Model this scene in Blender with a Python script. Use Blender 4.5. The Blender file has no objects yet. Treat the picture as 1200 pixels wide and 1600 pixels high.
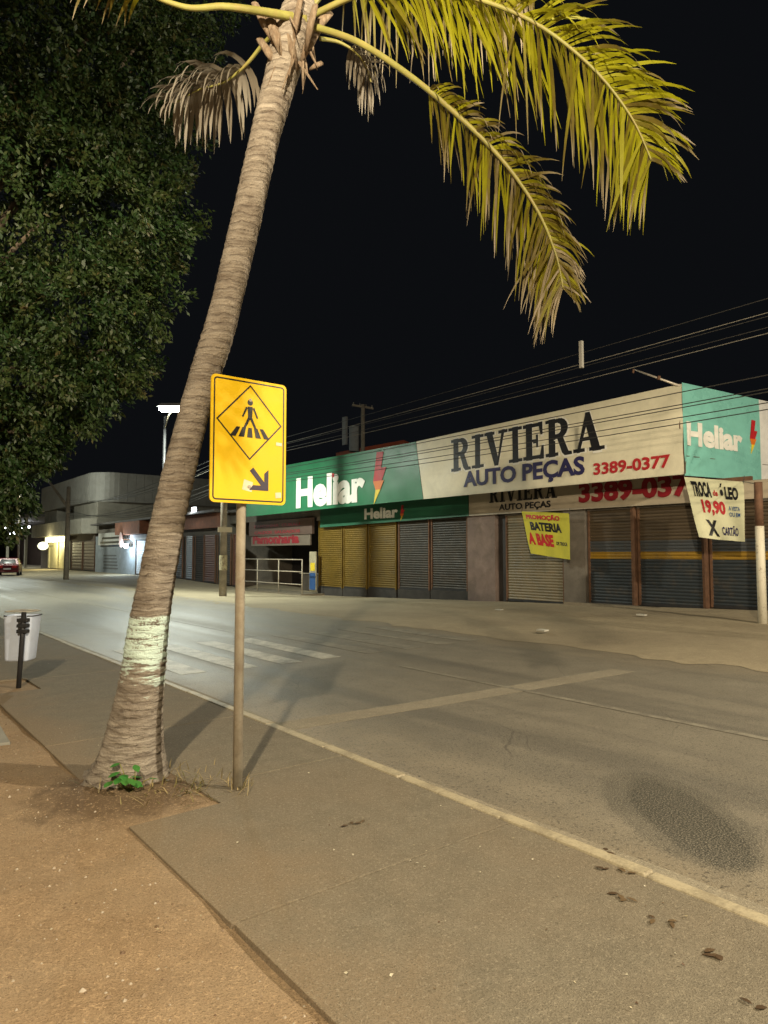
import bpy, math, random
import numpy as np
from mathutils import Vector, Matrix, noise as mnoise

random.seed(7); np.random.seed(7)
scene = bpy.context.scene
COL = scene.collection
R_ = math.radians

# ------------------------------------------------------------------ camera
# world axes: +X runs across the street (towards the shops), +Y along it, camera at X=Y=0
F_PX, YAW, PITCH, CAM_H = 1067.0, R_(38.4), R_(3.54), 1.65
cam_d = bpy.data.cameras.new('camera'); cam = bpy.data.objects.new('camera', cam_d); COL.objects.link(cam)
cam_d.sensor_fit = 'VERTICAL'; cam_d.sensor_height = 36.0; cam_d.lens = 24.0
cam_d.clip_start = 0.05; cam_d.clip_end = 2000
cam.location = (0, 0, CAM_H); cam.rotation_euler = (R_(90) + PITCH, 0, -YAW)
scene.camera = cam

# ------------------------------------------------------------------ night sky
world = bpy.data.worlds.new('World'); scene.world = world; world.use_nodes = True
wn = world.node_tree.nodes; wl = world.node_tree.links
bg = wn['Background']; sky = wn.new('ShaderNodeTexSky'); sky.sky_type = 'NISHITA'; sky.sun_disc = False
sky.sun_elevation = R_(-6); sky.sun_rotation = R_(200); sky.dust_density = 0.2; sky.ozone_density = 4.0
wl.new(sky.outputs[0], bg.inputs[0]); bg.inputs[1].default_value = 0.05
glow = wn.new('ShaderNodeBackground'); glow.inputs[0].default_value = (.0030, .0034, .0042, 1)      # even town glow in the night sky
addw = wn.new('ShaderNodeAddShader'); wl.new(bg.outputs[0], addw.inputs[0]); wl.new(glow.outputs[0], addw.inputs[1]); wl.new(addw.outputs[0], wn['World Output'].inputs[0])

scene.view_settings.view_transform = 'Standard'; scene.view_settings.look = 'None'
scene.view_settings.exposure = 0.3; scene.view_settings.gamma = 1.0
scene.view_settings.use_curve_mapping = False
scene.render.engine = 'CYCLES'
scene.cycles.use_denoising = True
scene.cycles.max_bounces = 5
scene.cycles.sample_clamp_indirect = 4.0

# lamp powers (watts) and colours, used by the lamps built below
LAMP_NEAR, LAMP_RIGHT, LAMP_FAR = 6200, 7800, 4000
WARM, NEUTRAL, WHITE = (1.0, .83, .57), (1.0, .87, .65), (.93, 1.0, .86)

# ------------------------------------------------------------------ pixel helpers (photo pixels -> directions)
_r = Vector((math.cos(YAW), -math.sin(YAW), 0)); _f0 = Vector((math.sin(YAW), math.cos(YAW), 0))
_f = _f0 * math.cos(PITCH) + Vector((0, 0, math.sin(PITCH))); _u = -_f0 * math.sin(PITCH) + Vector((0, 0, math.cos(PITCH)))
CAM = Vector((0, 0, CAM_H))
def ray(px, py): return _r * ((px - 600) / F_PX) + _f + _u * ((800 - py) / F_PX)
def onz(px, py, z=0.0):
    d = ray(px, py); return CAM + d * ((z - CAM_H) / d.z)
def onx(px, py, X):
    d = ray(px, py); return CAM + d * (X / d.x)
def atd(px, py, dep):
    d = ray(px, py); return CAM + d * dep
def onplane(px, py, p0, n):
    d = ray(px, py); return CAM + d * ((Vector(p0) - CAM).dot(n) / d.dot(n))

# ------------------------------------------------------------------ materials
def _nt(name):
    m = bpy.data.materials.new(name); m.use_nodes = True
    nt = m.node_tree; b = nt.nodes['Principled BSDF']
    return m, nt, b
def N(nt, t, **kw):
    n = nt.nodes.new(t)
    for k, v in kw.items():
        if k.startswith('i_'):
            key = k[2:]; key = int(key) if key.isdigit() else key.replace('_', ' ')
            n.inputs[key].default_value = v
        else: setattr(n, k, v)
    return n
def L(nt, a, b): nt.links.new(a, b)
def c4(c): return (c[0], c[1], c[2], 1)
def noise_n(nt, vec, scale, detail=4, rough=.55, dist=0.0):
    n = N(nt, 'ShaderNodeTexNoise'); n.inputs['Scale'].default_value = scale
    n.inputs['Detail'].default_value = detail; n.inputs['Roughness'].default_value = rough; n.inputs['Distortion'].default_value = dist
    L(nt, vec, n.inputs['Vector']); return n.outputs[0]
def ramp(nt, fac, lo, hi, a=0.0, b=1.0, smooth=False):
    n = N(nt, 'ShaderNodeMapRange'); n.inputs[1].default_value = lo; n.inputs[2].default_value = hi
    n.inputs[3].default_value = a; n.inputs[4].default_value = b
    if smooth: n.interpolation_type = 'SMOOTHSTEP'
    L(nt, fac, n.inputs[0]); return n.outputs[0]
def mixc(nt, fac, a, b):
    n = N(nt, 'ShaderNodeMix', data_type='RGBA')
    if isinstance(fac, (int, float)): n.inputs[0].default_value = fac
    else: L(nt, fac, n.inputs[0])
    for i, v in ((6, a), (7, b)):
        if isinstance(v, tuple): n.inputs[i].default_value = c4(v)
        else: L(nt, v, n.inputs[i])
    return n.outputs[2]
def math_n(nt, op, a, b=None):
    n = N(nt, 'ShaderNodeMath', operation=op)
    for i, v in ((0, a), (1, b)):
        if v is None: continue
        if isinstance(v, (int, float)): n.inputs[i].default_value = v
        else: L(nt, v, n.inputs[i])
    return n.outputs[0]
def objco(nt): return N(nt, 'ShaderNodeTexCoord').outputs['Object']
def bump_n(nt, b, h, strength=.3, dist=.02):
    n = N(nt, 'ShaderNodeBump'); n.inputs['Strength'].default_value = strength; n.inputs['Distance'].default_value = dist
    L(nt, h, n.inputs['Height']); L(nt, n.outputs[0], b.inputs['Normal'])
MATS = {}
def mat(name, col, rough=.7, var=.25, scale=3.0, fine=40.0, bump=.15, metal=0.0, dirt=None, dirt_amt=.35, spec=.4, stretch=None):
    """plain painted / mineral surface: two noises vary the colour, an optional dirt colour lies over it"""
    if name in MATS: return MATS[name]
    m, nt, b = _nt(name); co = objco(nt)
    if stretch:
        mp = N(nt, 'ShaderNodeMapping'); mp.inputs['Scale'].default_value = stretch; L(nt, co, mp.inputs['Vector']); co = mp.outputs[0]
    n1 = noise_n(nt, co, scale, 5, .6); n2 = noise_n(nt, co, fine, 3, .6)
    dark = tuple(c * (1 - var) for c in col); lite = tuple(min(1, c * (1 + var * .6)) for c in col)
    c = mixc(nt, ramp(nt, n1, .3, .7), dark, lite)
    c = mixc(nt, ramp(nt, n2, .35, .75, 0, .35), c, dark)
    if dirt: c = mixc(nt, ramp(nt, noise_n(nt, co, scale * 1.7 + .3, 6, .7, .6), .45, .72, 0, dirt_amt), c, dirt)
    L(nt, c, b.inputs['Base Color'])
    b.inputs['Roughness'].default_value = rough; b.inputs['Metallic'].default_value = metal
    b.inputs['Specular IOR Level'].default_value = spec
    L(nt, ramp(nt, n1, .2, .8, max(.05, rough - .1), min(1, rough + .1)), b.inputs['Roughness'])
    if bump: bump_n(nt, b, n2, bump, .01)
    MATS[name] = m; return m
def emit(name, col, strength):
    if name in MATS: return MATS[name]
    m, nt, b = _nt(name)
    b.inputs['Base Color'].default_value = (.8, .8, .8, 1)
    b.inputs['Emission Color'].default_value = c4(col); b.inputs['Emission Strength'].default_value = strength
    MATS[name] = m; return m

def m_asphalt():
    m, nt, b = _nt('asphalt'); co = objco(nt)
    sx = N(nt, 'ShaderNodeSeparateXYZ'); L(nt, co, sx.inputs[0]); X, Y = sx.outputs[0], sx.outputs[1]
    big = noise_n(nt, co, .35, 5, .6, .4); mid = noise_n(nt, co, 2.2, 6, .65); fine = noise_n(nt, co, 90, 2, .7)
    mp = N(nt, 'ShaderNodeMapping'); mp.inputs['Scale'].default_value = (1.6, .07, 1); L(nt, co, mp.inputs[0])
    streak = noise_n(nt, mp.outputs[0], 1.0, 4, .5)
    c = mixc(nt, ramp(nt, mid, .3, .7), (.160, .144, .112), (.235, .211, .163))
    c = mixc(nt, ramp(nt, streak, .44, .62, 0, .7), c, (.105, .100, .087))
    # wheel-polished lanes stay darker, sandy dust gathers at both edges
    dl = math_n(nt, 'ABSOLUTE', math_n(nt, 'SUBTRACT', X, 7.2))
    dl = math_n(nt, 'ADD', dl, math_n(nt, 'MULTIPLY', math_n(nt, 'SUBTRACT', big, .5), 2.6))
    dust = math_n(nt, 'MULTIPLY', ramp(nt, dl, 2.4, 3.9, 0, 1, True), ramp(nt, mid, .25, .6, .35, 1))
    c = mixc(nt, math_n(nt, 'MULTIPLY', dust, .75), c, (.30, .245, .165))
    # rounded shadow painted into the asphalt by the kerb: darker core, paler ring
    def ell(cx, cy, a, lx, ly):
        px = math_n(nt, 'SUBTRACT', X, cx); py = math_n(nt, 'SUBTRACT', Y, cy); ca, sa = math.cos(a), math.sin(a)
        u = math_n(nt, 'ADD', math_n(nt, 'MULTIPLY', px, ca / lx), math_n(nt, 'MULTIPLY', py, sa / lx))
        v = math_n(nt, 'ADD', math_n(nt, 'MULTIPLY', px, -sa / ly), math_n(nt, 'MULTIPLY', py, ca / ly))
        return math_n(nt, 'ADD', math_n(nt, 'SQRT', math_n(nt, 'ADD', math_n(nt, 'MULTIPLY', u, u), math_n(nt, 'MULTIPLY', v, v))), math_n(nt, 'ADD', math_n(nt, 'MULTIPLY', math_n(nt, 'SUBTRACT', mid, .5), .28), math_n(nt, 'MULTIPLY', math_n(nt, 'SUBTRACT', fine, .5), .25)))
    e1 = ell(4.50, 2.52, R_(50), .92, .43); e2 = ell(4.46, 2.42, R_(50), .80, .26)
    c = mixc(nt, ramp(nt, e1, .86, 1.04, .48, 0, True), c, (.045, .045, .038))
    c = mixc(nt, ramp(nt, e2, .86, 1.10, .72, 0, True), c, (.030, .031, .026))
    c = mixc(nt, ramp(nt, fine, .48, .62, 0, .75), c, (.32, .285, .22)); c = mixc(nt, ramp(nt, noise_n(nt, co, 38, 3, .7), .56, .64, 0, .7), c, (.06, .053, .043))
    # cracks
    vo = N(nt, 'ShaderNodeTexVoronoi', feature='DISTANCE_TO_EDGE'); vo.inputs['Scale'].default_value = .8
    mp2 = N(nt, 'ShaderNodeMix', data_type='VECTOR'); mp2.inputs[0].default_value = .12
    nz = N(nt, 'ShaderNodeTexNoise'); nz.inputs['Scale'].default_value = 1.5; nz.inputs['Detail'].default_value = 5; L(nt, co, nz.inputs[0])
    L(nt, co, mp2.inputs[4]); L(nt, nz.outputs['Color'], mp2.inputs[5]); L(nt, mp2.outputs[1], vo.inputs['Vector'])
    crack = math_n(nt, 'MULTIPLY', ramp(nt, vo.outputs[0], .001, .005, 1, 0), ramp(nt, big, .47, .55))
    c = mixc(nt, math_n(nt, 'MULTIPLY', crack, .4), c, (.03, .028, .025))
    L(nt, c, b.inputs['Base Color'])
    L(nt, ramp(nt, streak, .3, .7, .62, .44), b.inputs['Roughness'])
    b.inputs['Specular IOR Level'].default_value = .5
    h = math_n(nt, 'ADD', math_n(nt, 'MULTIPLY', fine, .5), math_n(nt, 'MULTIPLY', mid, .6))
    bump_n(nt, b, h, .8, .016)
    return m
def m_concrete(name, a, bcol, dirtcol, dscale=.8, spots=True, edge=None, relief=.75):
    m, nt, b = _nt(name); co = objco(nt)
    big = noise_n(nt, co, dscale, 6, .65, .5); mid = noise_n(nt, co, 5, 6, .7); fine = noise_n(nt, co, 120, 2, .7)
    c = mixc(nt, ramp(nt, mid, .3, .7), a, bcol)
    c = mixc(nt, ramp(nt, noise_n(nt, co, 28, 4, .75), .52, .66, 0, .4), c, tuple(x * 1.45 for x in bcol))
    c = mixc(nt, ramp(nt, big, .42, .68, 0, .75), c, dirtcol)
    if name == 'red_earth':               # damp dark soil and leaf mould round the palm's foot
        vd = N(nt, 'ShaderNodeVectorMath', operation='DISTANCE'); L(nt, co, vd.inputs[0]); vd.inputs[1].default_value = (1.62, 4.98, 0)
        dd_ = math_n(nt, 'ADD', vd.outputs['Value'], math_n(nt, 'MULTIPLY', math_n(nt, 'SUBTRACT', mid, .5), .7))
        c = mixc(nt, ramp(nt, dd_, .35, .75, .75, 0, True), c, (.085, .055, .032))
    if edge:                              # soil trodden over the edge next to the verge
        sx = N(nt, 'ShaderNodeSeparateXYZ'); L(nt, co, sx.inputs[0])
        xx = math_n(nt, 'ADD', sx.outputs[0], math_n(nt, 'MULTIPLY', math_n(nt, 'SUBTRACT', noise_n(nt, co, 1.1, 6, .65, .4), .5), 1.6))
        c = mixc(nt, ramp(nt, xx, 1.35, 2.15, .7, 0, True), c, edge)
    c = mixc(nt, ramp(nt, fine, .5, .68, 0, .65), c, tuple(x * .5 for x in a)); c = mixc(nt, ramp(nt, noise_n(nt, co, 55, 3, .75), .56, .66, 0, .5), c, tuple(x * 1.7 for x in bcol))
    if spots:
        vo = N(nt, 'ShaderNodeTexVoronoi'); vo.inputs['Scale'].default_value = 9; L(nt, co, vo.inputs['Vector'])
        c = mixc(nt, math_n(nt, 'MULTIPLY', ramp(nt, vo.outputs['Distance'], .05, .12, 1, 0), ramp(nt, mid, .5, .6, 0, .6)), c, tuple(x * .45 for x in a))
    L(nt, c, b.inputs['Base Color']); b.inputs['Roughness'].default_value = .85; b.inputs['Specular IOR Level'].default_value = .25
    bump_n(nt, b, math_n(nt, 'ADD', fine, mid), relief, .008)
    return m
def m_paint_worn(name, paint, under, lo=.42, hi=.58, scale=6):
    m, nt, b = _nt(name); co = objco(nt)
    w = math_n(nt, 'ADD', math_n(nt, 'MULTIPLY', noise_n(nt, co, scale, 7, .75, .3), .7), math_n(nt, 'MULTIPLY', noise_n(nt, co, 60, 2, .7), .3))
    c = mixc(nt, ramp(nt, w, lo, hi), under, paint)
    L(nt, c, b.inputs['Base Color']); b.inputs['Roughness'].default_value = .6
    bump_n(nt, b, w, .3, .006); return m
def m_trunk():
    m, nt, b = _nt('palm_bark'); co = objco(nt)
    sx = N(nt, 'ShaderNodeSeparateXYZ'); L(nt, co, sx.inputs[0]); Z = sx.outputs[2]
    mp = N(nt, 'ShaderNodeMapping'); mp.inputs['Scale'].default_value = (4, 4, 26); L(nt, co, mp.inputs[0])
    ring = noise_n(nt, mp.outputs[0], 1.0, 5, .65, .5); mid = noise_n(nt, co, 5, 5, .65); fine = noise_n(nt, co, 60, 3, .7)
    c = mixc(nt, ramp(nt, ring, .3, .68), (.15, .122, .096), (.40, .352, .288))
    c = mixc(nt, ramp(nt, mid, .5, .72, 0, .5), c, (.10, .07, .05))
    c = mixc(nt, ramp(nt, fine, .62, .74, 0, .55), c, (.52, .46, .34))
    wv = N(nt, 'ShaderNodeTexWave', bands_direction='Z', wave_profile='SAW'); wv.inputs['Scale'].default_value = 5.2; wv.inputs['Distortion'].default_value = 3.2; wv.inputs['Detail'].default_value = 3; wv.inputs['Detail Scale'].default_value = 2.2
    L(nt, co, wv.inputs['Vector']); groove = math_n(nt, 'MULTIPLY', ramp(nt, wv.outputs['Fac'], .72, .95), ramp(nt, mid, .35, .55))
    c = mixc(nt, math_n(nt, 'MULTIPLY', groove, .6), c, (.07, .048, .034))
    # band of old pale-green lime wash, ragged below
    zz = math_n(nt, 'ADD', Z, math_n(nt, 'MULTIPLY', math_n(nt, 'SUBTRACT', mid, .5), .55))
    zz = math_n(nt, 'ADD', zz, math_n(nt, 'MULTIPLY', math_n(nt, 'SUBTRACT', ring, .5), 1.1))
    low = ramp(nt, zz, .78, .90); top = ramp(nt, math_n(nt, 'ADD', Z, math_n(nt, 'MULTIPLY', math_n(nt, 'SUBTRACT', mid, .5), .06)), 1.19, 1.205, 1, 0)
    lime = math_n(nt, 'MULTIPLY', math_n(nt, 'MULTIPLY', low, top), math_n(nt, 'MULTIPLY', ramp(nt, math_n(nt, 'ADD', ring, math_n(nt, 'MULTIPLY', math_n(nt, 'SUBTRACT', fine, .5), .5)), .40, .46, .05, 1), ramp(nt, groove, 0, 1, 1, .4)))
    c = mixc(nt, lime, c, (.64, .80, .72))
    L(nt, c, b.inputs['Base Color']); b.inputs['Roughness'].default_value = .9; b.inputs['Specular IOR Level'].default_value = .2
    bump_n(nt, b, math_n(nt, 'SUBTRACT', math_n(nt, 'ADD', ring, math_n(nt, 'MULTIPLY', fine, .4)), math_n(nt, 'MULTIPLY', groove, .8)), .9, .03); return m
def m_leaf(name, fresh, old, dead, trans=.25):
    """leaf blade: 'age' vertex attribute runs from fresh (0) to dead (1)"""
    m, nt, b = _nt(name); at = N(nt, 'ShaderNodeAttribute', attribute_name='age'); a = at.outputs['Fac']
    co = objco(nt); n = noise_n(nt, co, 9, 3, .6)
    a2 = math_n(nt, 'ADD', a, math_n(nt, 'MULTIPLY', math_n(nt, 'SUBTRACT', n, .5), .35))
    c = mixc(nt, ramp(nt, a2, .05, .45), fresh, old); c = mixc(nt, ramp(nt, a2, .5, .85), c, dead)
    L(nt, c, b.inputs['Base Color']); b.inputs['Roughness'].default_value = .5; b.inputs['Specular IOR Level'].default_value = .35
    tr = N(nt, 'ShaderNodeBsdfTranslucent'); L(nt, c, tr.inputs[0])
    mx = N(nt, 'ShaderNodeMixShader'); mx.inputs[0].default_value = trans
    L(nt, b.outputs[0], mx.inputs[1]); L(nt, tr.outputs[0], mx.inputs[2])
    L(nt, mx.outputs[0], nt.nodes['Material Output'].inputs[0]); return m

# ------------------------------------------------------------------ mesh builder
class MB:
    def __init__(s): s.v = []; s.f = []; s.a = []
    def quad(s, a, b, c, d):
        i = len(s.v); s.v += [tuple(a), tuple(b), tuple(c), tuple(d)]; s.f.append((i, i+1, i+2, i+3)); return s
    def box(s, x0, x1, y0, y1, z0, z1):
        i = len(s.v)
        s.v += [(x0,y0,z0),(x1,y0,z0),(x1,y1,z0),(x0,y1,z0),(x0,y0,z1),(x1,y0,z1),(x1,y1,z1),(x0,y1,z1)]
        s.f += [(i,i+3,i+2,i+1),(i+4,i+5,i+6,i+7),(i,i+1,i+5,i+4),(i+1,i+2,i+6,i+5),(i+2,i+3,i+7,i+6),(i+3,i,i+4,i+7)]; return s
    def hexa(s, p):                       # 8 points: bottom ring then top ring
        i = len(s.v); s.v += [tuple(q) for q in p]
        s.f += [(i,i+3,i+2,i+1),(i+4,i+5,i+6,i+7),(i,i+1,i+5,i+4),(i+1,i+2,i+6,i+5),(i+2,i+3,i+7,i+6),(i+3,i,i+4,i+7)]; return s
    def prism(s, poly, z0, z1, fn=None):  # 2-D polygon extruded; fn maps (a,b,h) to a point
        fn = fn or (lambda a, b, h: (a, b, h)); n = len(poly); i = len(s.v)
        s.v += [tuple(fn(a, b, z0)) for a, b in poly] + [tuple(fn(a, b, z1)) for a, b in poly]
        s.f.append(tuple(range(i + n - 1, i - 1, -1))); s.f.append(tuple(range(i + n, i + 2 * n)))
        for k in range(n): s.f.append((i + k, i + (k+1) % n, i + n + (k+1) % n, i + n + k))
        return s
    def tube(s, pts, rad, n=8, caps=True, squash=None):
        pts = [Vector(p) for p in pts]; m = len(pts)
        if not isinstance(rad, (list, tuple)): rad = [rad] * m
        i0 = len(s.v); up = None
        for k in range(m):
            t = (pts[min(k+1, m-1)] - pts[max(k-1, 0)]).normalized()
            if up is None: up = Vector((0,0,1)) if abs(t.z) < .9 else Vector((1,0,0))
            e1 = (up - t * up.dot(t)).normalized(); e2 = t.cross(e1); up = e1
            for j in range(n):
                a = 2*math.pi*j/n; q = pts[k] + (e1*math.cos(a) + e2*math.sin(a)*(squash or 1)) * rad[k]
                s.v.append(tuple(q))
        for k in range(m-1):
            for j in range(n):
                a = i0+k*n+j; b = i0+k*n+(j+1)%n; s.f.append((a, b, b+n, a+n))
        if caps: s.f.append(tuple(range(i0+n-1, i0-1, -1))); s.f.append(tuple(range(i0+(m-1)*n, i0+m*n)))
        return s
    def grid(s, nu, nv, fn):
        i = len(s.v)
        for a in range(nu+1):
            for b in range(nv+1): s.v.append(tuple(fn(a/nu, b/nv)))
        for a in range(nu):
            for b in range(nv):
                k = i+a*(nv+1)+b; s.f.append((k, k+nv+1, k+nv+2, k+1))
        return s
    def add(s, vs, fs):
        i = len(s.v); s.v += [tuple(v) for v in vs]; s.f += [tuple(j+i for j in f) for f in fs]; return s
    def build(s, name, m, parent=None, smooth=False, bevel=0):
        me = bpy.data.meshes.new(name); me.from_pydata(s.v, [], s.f); me.update()
        me.materials.append(m)
        if smooth: me.polygons.foreach_set('use_smooth', [True]*len(me.polygons))
        if s.a:
            at = me.attributes.new('age', 'FLOAT', 'POINT'); at.data.foreach_set('value', s.a)
        o = bpy.data.objects.new(name, me); COL.objects.link(o)
        if parent: attach(o, parent)
        if bevel:
            bm = o.modifiers.new('bevel', 'BEVEL'); bm.width = bevel; bm.segments = 2; bm.limit_method = 'ANGLE'
        return o
def attach(o, parent):
    o.parent = parent; o.matrix_parent_inverse = inv_of(parent)
def inv_of(p):
    m = Matrix.Translation(p.location)
    if p.parent: pass
    return m.inverted() if p.type == 'EMPTY' else Matrix.Identity(4)
def thing(name, label, cat, loc=(0,0,0), group=None):
    o = bpy.data.objects.new(name, None); COL.objects.link(o); o.location = loc; o.empty_display_size = .3
    return tag(o, label, cat, group)
def tag(o, label=None, cat=None, group=None, kind=None):
    if label: o['label'] = label
    if cat: o['category'] = cat
    if group: o['group'] = group
    if kind: o['kind'] = kind
    return o
def structure(o): o['kind'] = 'structure'; return o
def copy_thing(root, delta, label=None):
    r = root.copy(); COL.objects.link(r); r.location = root.location + Vector(delta)
    if label: r['label'] = label
    def rec(src, dst):
        for ch in list(src.children):
            c = ch.copy(); COL.objects.link(c); c.parent = dst; c.matrix_parent_inverse = ch.matrix_parent_inverse.copy(); rec(ch, c)
    rec(root, r); return r

# lettering: Blender's built-in font turned to mesh, laid on a surface by fn(s, t, h)
def text_arrays(body, bold=0.0, extrude=.01, shear=0.0):
    cu = bpy.data.curves.new('lettering', 'FONT'); cu.body = body; cu.offset = bold; cu.extrude = extrude; cu.shear = shear; cu.resolution_u = 3
    ob = bpy.data.objects.new('lettering', cu); COL.objects.link(ob)
    dg = bpy.context.evaluated_depsgraph_get(); me = bpy.data.meshes.new_from_object(ob.evaluated_get(dg))
    v = np.array([p.co[:] for p in me.vertices]); f = [tuple(p.vertices) for p in me.polygons]
    bpy.data.objects.remove(ob); bpy.data.curves.remove(cu); bpy.data.meshes.remove(me)
    v[:, 0] -= v[:, 0].min(); v[:, 1] -= v[:, 1].min()
    v[:, 0] /= v[:, 0].max(); v[:, 1] /= v[:, 1].max(); v[:, 2] = (v[:, 2] - v[:, 2].min()) / max(1e-6, np.ptp(v[:, 2]))
    return v, f
def lettering(body, m, parent, fn, s0, t0, w, h, depth=.02, bold=.02, shear=0.0, name='lettering', lift=.012):
    v, f = text_arrays(body, bold, .01, shear)
    b = MB(); b.add([fn(s0 + p[0]*w, t0 + p[1]*h, lift + p[2]*depth) for p in v], f)
    return b.build(name, m, parent)
def on_front(X, Y0, z0):                       # surface facing the street; s runs left to right as read from the street
    return lambda s, t, h: (X - h, Y0 - s, z0 + t)

# ------------------------------------------------------------------ common materials
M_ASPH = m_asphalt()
M_WALK = m_concrete('pavement_concrete', (.165, .143, .104), (.235, .206, .152), (.225, .18, .123), .7, True, (.27, .20, .125))
M_KERB = m_paint_worn('kerb_paint', (.46, .40, .27), (.25, .21, .145), .38, .56, 5)
M_DIRT = m_soil = m_concrete('red_earth', (.27, .185, .106), (.37, .262, .155), (.35, .265, .17), .9, True, None, 1.0)
M_YARD = m_concrete('forecourt_dust', (.31, .26, .175), (.40, .335, .225), (.23, .19, .13), .28)
M_STRIPE = m_paint_worn('road_paint', (.62, .60, .52), (.18, .165, .13), .36, .58, 3)
M_LINE = m_paint_worn('road_line_paint', (.33, .30, .23), (.165, .15, .12), .42, .64, 4)
M_TRENCH = m_concrete('trench_fill', (.27, .24, .18), (.33, .29, .215), (.24, .205, .15), 1.2)
M_STEEL = mat('galvanised_steel', (.46, .41, .32), .55, .3, 5, 60, .2, 0, (.20, .13, .08), .5)
M_DARKMETAL = mat('dark_metal', (.03, .03, .032), .5, .3, 6, 60, .1, .2)
M_CONCPOLE = mat('pole_concrete', (.30, .26, .20), .85, .3, 3, 50, .3, 0, (.14, .11, .08), .5)
M_WIRE = mat('cable_sheath', (.035, .034, .032), .55, .2, 8, 60, 0)
M_WIRE_PALE = mat('weathered_cable', (.20, .19, .16), .5, .2, 8, 60, 0)
M_LAMPBODY = mat('lamp_housing', (.35, .36, .36), .45, .15, 8, 60, .05, .4)

# ------------------------------------------------------------------ ground
def smooth(a, b, x):
    t = max(0., min(1., (x-a)/(b-a))); return t*t*(3-2*t)
def wall_z(Y):
    if Y < 7: return .20
    if Y < 29: return .20 + (Y-7)/22*(-.62)
    return -.42 + .42*smooth(33, 52, Y)
def yard_z(X, Y):
    t = max(0., min(1., (X-11.0)/7.9)); return -.10*(1-t) + wall_z(Y)*t
g = MB(); g.quad((-700,-700,-.75), (900,-700,-.75), (900,900,-.75), (-700,900,-.75))
structure(g.build('ground', mat('far_ground', (.09, .075, .05), .9, .3, .05, 3)))
def earth_z(X, Y):
    n = mnoise.noise(Vector((X*.7, Y*.7, 3)))*.022 + mnoise.noise(Vector((X*3, Y*3, 1)))*.010 + mnoise.noise(Vector((X*11, Y*11, 5)))*.004
    pit = math.exp(-((X-1.55)**2 + (Y-5.05)**2)/.18)*.06
    return -.022 + .012*mnoise.noise(Vector((X*2, Y*1.3, 8))) + n*smooth(1.43, 1.1, X) + n*.5 + pit
e = MB()
e.grid(150, 220, lambda a, b: (lambda X, Y: (X, Y, earth_z(X, Y) if X < 2.2 else -.08))(2.06 - 7.0*a, -2 + 15*b))
e.grid(40, 60, lambda a, b: (2.06 - 90*a**1.5, 13 + 150*b, -.045 if a*90 < 3 else -.06))
e.grid(30, 60, lambda a, b: (-4.94 - 90*a, -2 + 15*b, -.05))
e.grid(30, 30, lambda a, b: (2.06 - 97*a, -2 - 60*b, -.05))
structure(e.build('earth_verge', M_DIRT, smooth=True))
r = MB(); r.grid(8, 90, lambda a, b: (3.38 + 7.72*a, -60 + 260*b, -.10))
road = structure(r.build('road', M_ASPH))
y = MB(); y.grid(40, 420, lambda a, b: (lambda X, Y: (X + .55*(mnoise.noise(Vector((Y*.9, 2, 0))) + .5*mnoise.noise(Vector((Y*3.1, 5, 0))) - .5)*(1-a)**10, Y, yard_z(X, Y) + .004 + mnoise.noise(Vector((X*.8, Y*.8, 9)))*.018*smooth(11, 12, X)))(11.05 + 16*a, -40 + 140*b))
structure(y.build('forecourt', M_YARD, smooth=True))
y = MB(); y.quad((11.05, 100, -.1), (60, 100, -.1), (60, 260, -.1), (11.05, 260, -.1)); y.quad((3.38,200,-.102),(11.05,200,-.102),(11.05,500,-.102),(3.38,500,-.102))
structure(y.build('far_pavement', M_YARD))

# pavement of cast slabs; two tree pits are left open
walk = structure(MB().box(2.1, 3.26, -30, 120, -.3, -.14).build('sidewalk', M_WALK))
JX0, JX1 = 1.43, 3.286
pits = [(4.30, 5.36, 2.03), (9.28, 10.25, 1.98)]
yy = 2.9 - 1.8*8
k = 0
while yy < 70:
    a, b = yy + .008, yy + 1.8 - .008
    j = lambda: random.uniform(-.012, .012)
    poly = [(JX0 + j(), a), (JX1, a), (JX1, b), (JX0 + j(), b)]
    for p0, p1, px in pits:
        if a < p0 < b and p1 > b: poly = [(JX0, a), (JX1, a), (JX1, b), (px, b), (px + .01, p0 + .02), (JX0, p0)]
        elif a < p1 < b and p0 < a: poly = [(px, a), (JX1, a), (JX1, b), (JX0, b), (JX0, p1), (px - .03, p1 - .02)]
        elif a < p0 and p1 < b: poly = [(JX0, a), (JX1, a), (JX1, b), (JX0, b), (JX0, p1), (px, p1), (px, p0), (JX0, p0)]
    o = MB().prism(poly, -.14, random.uniform(-.003, .004)).build('slab', M_WALK, walk, bevel=.003); yy += 1.8
kerb = structure(MB().box(3.29, 3.37, -30, 160, -.4, -.16).build('kerb', M_KERB))
kb = MB().box(3.292, 3.385, 0, .996, -.16, .006).build('kerb_stone', M_KERB, kerb, bevel=.012)
kb.location = (0, -6, 0)
for k in range(1, 60):
    o = kb.copy(); COL.objects.link(o); o.location = (random.uniform(-.005, .005), -6 + k, random.uniform(-.003, .002)); o.rotation_euler.z = random.uniform(-.003, .003)
o = MB().box(3.272, 3.385, 54, 160, -.16, .010).build('kerb_run', M_KERB, kerb)

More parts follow.
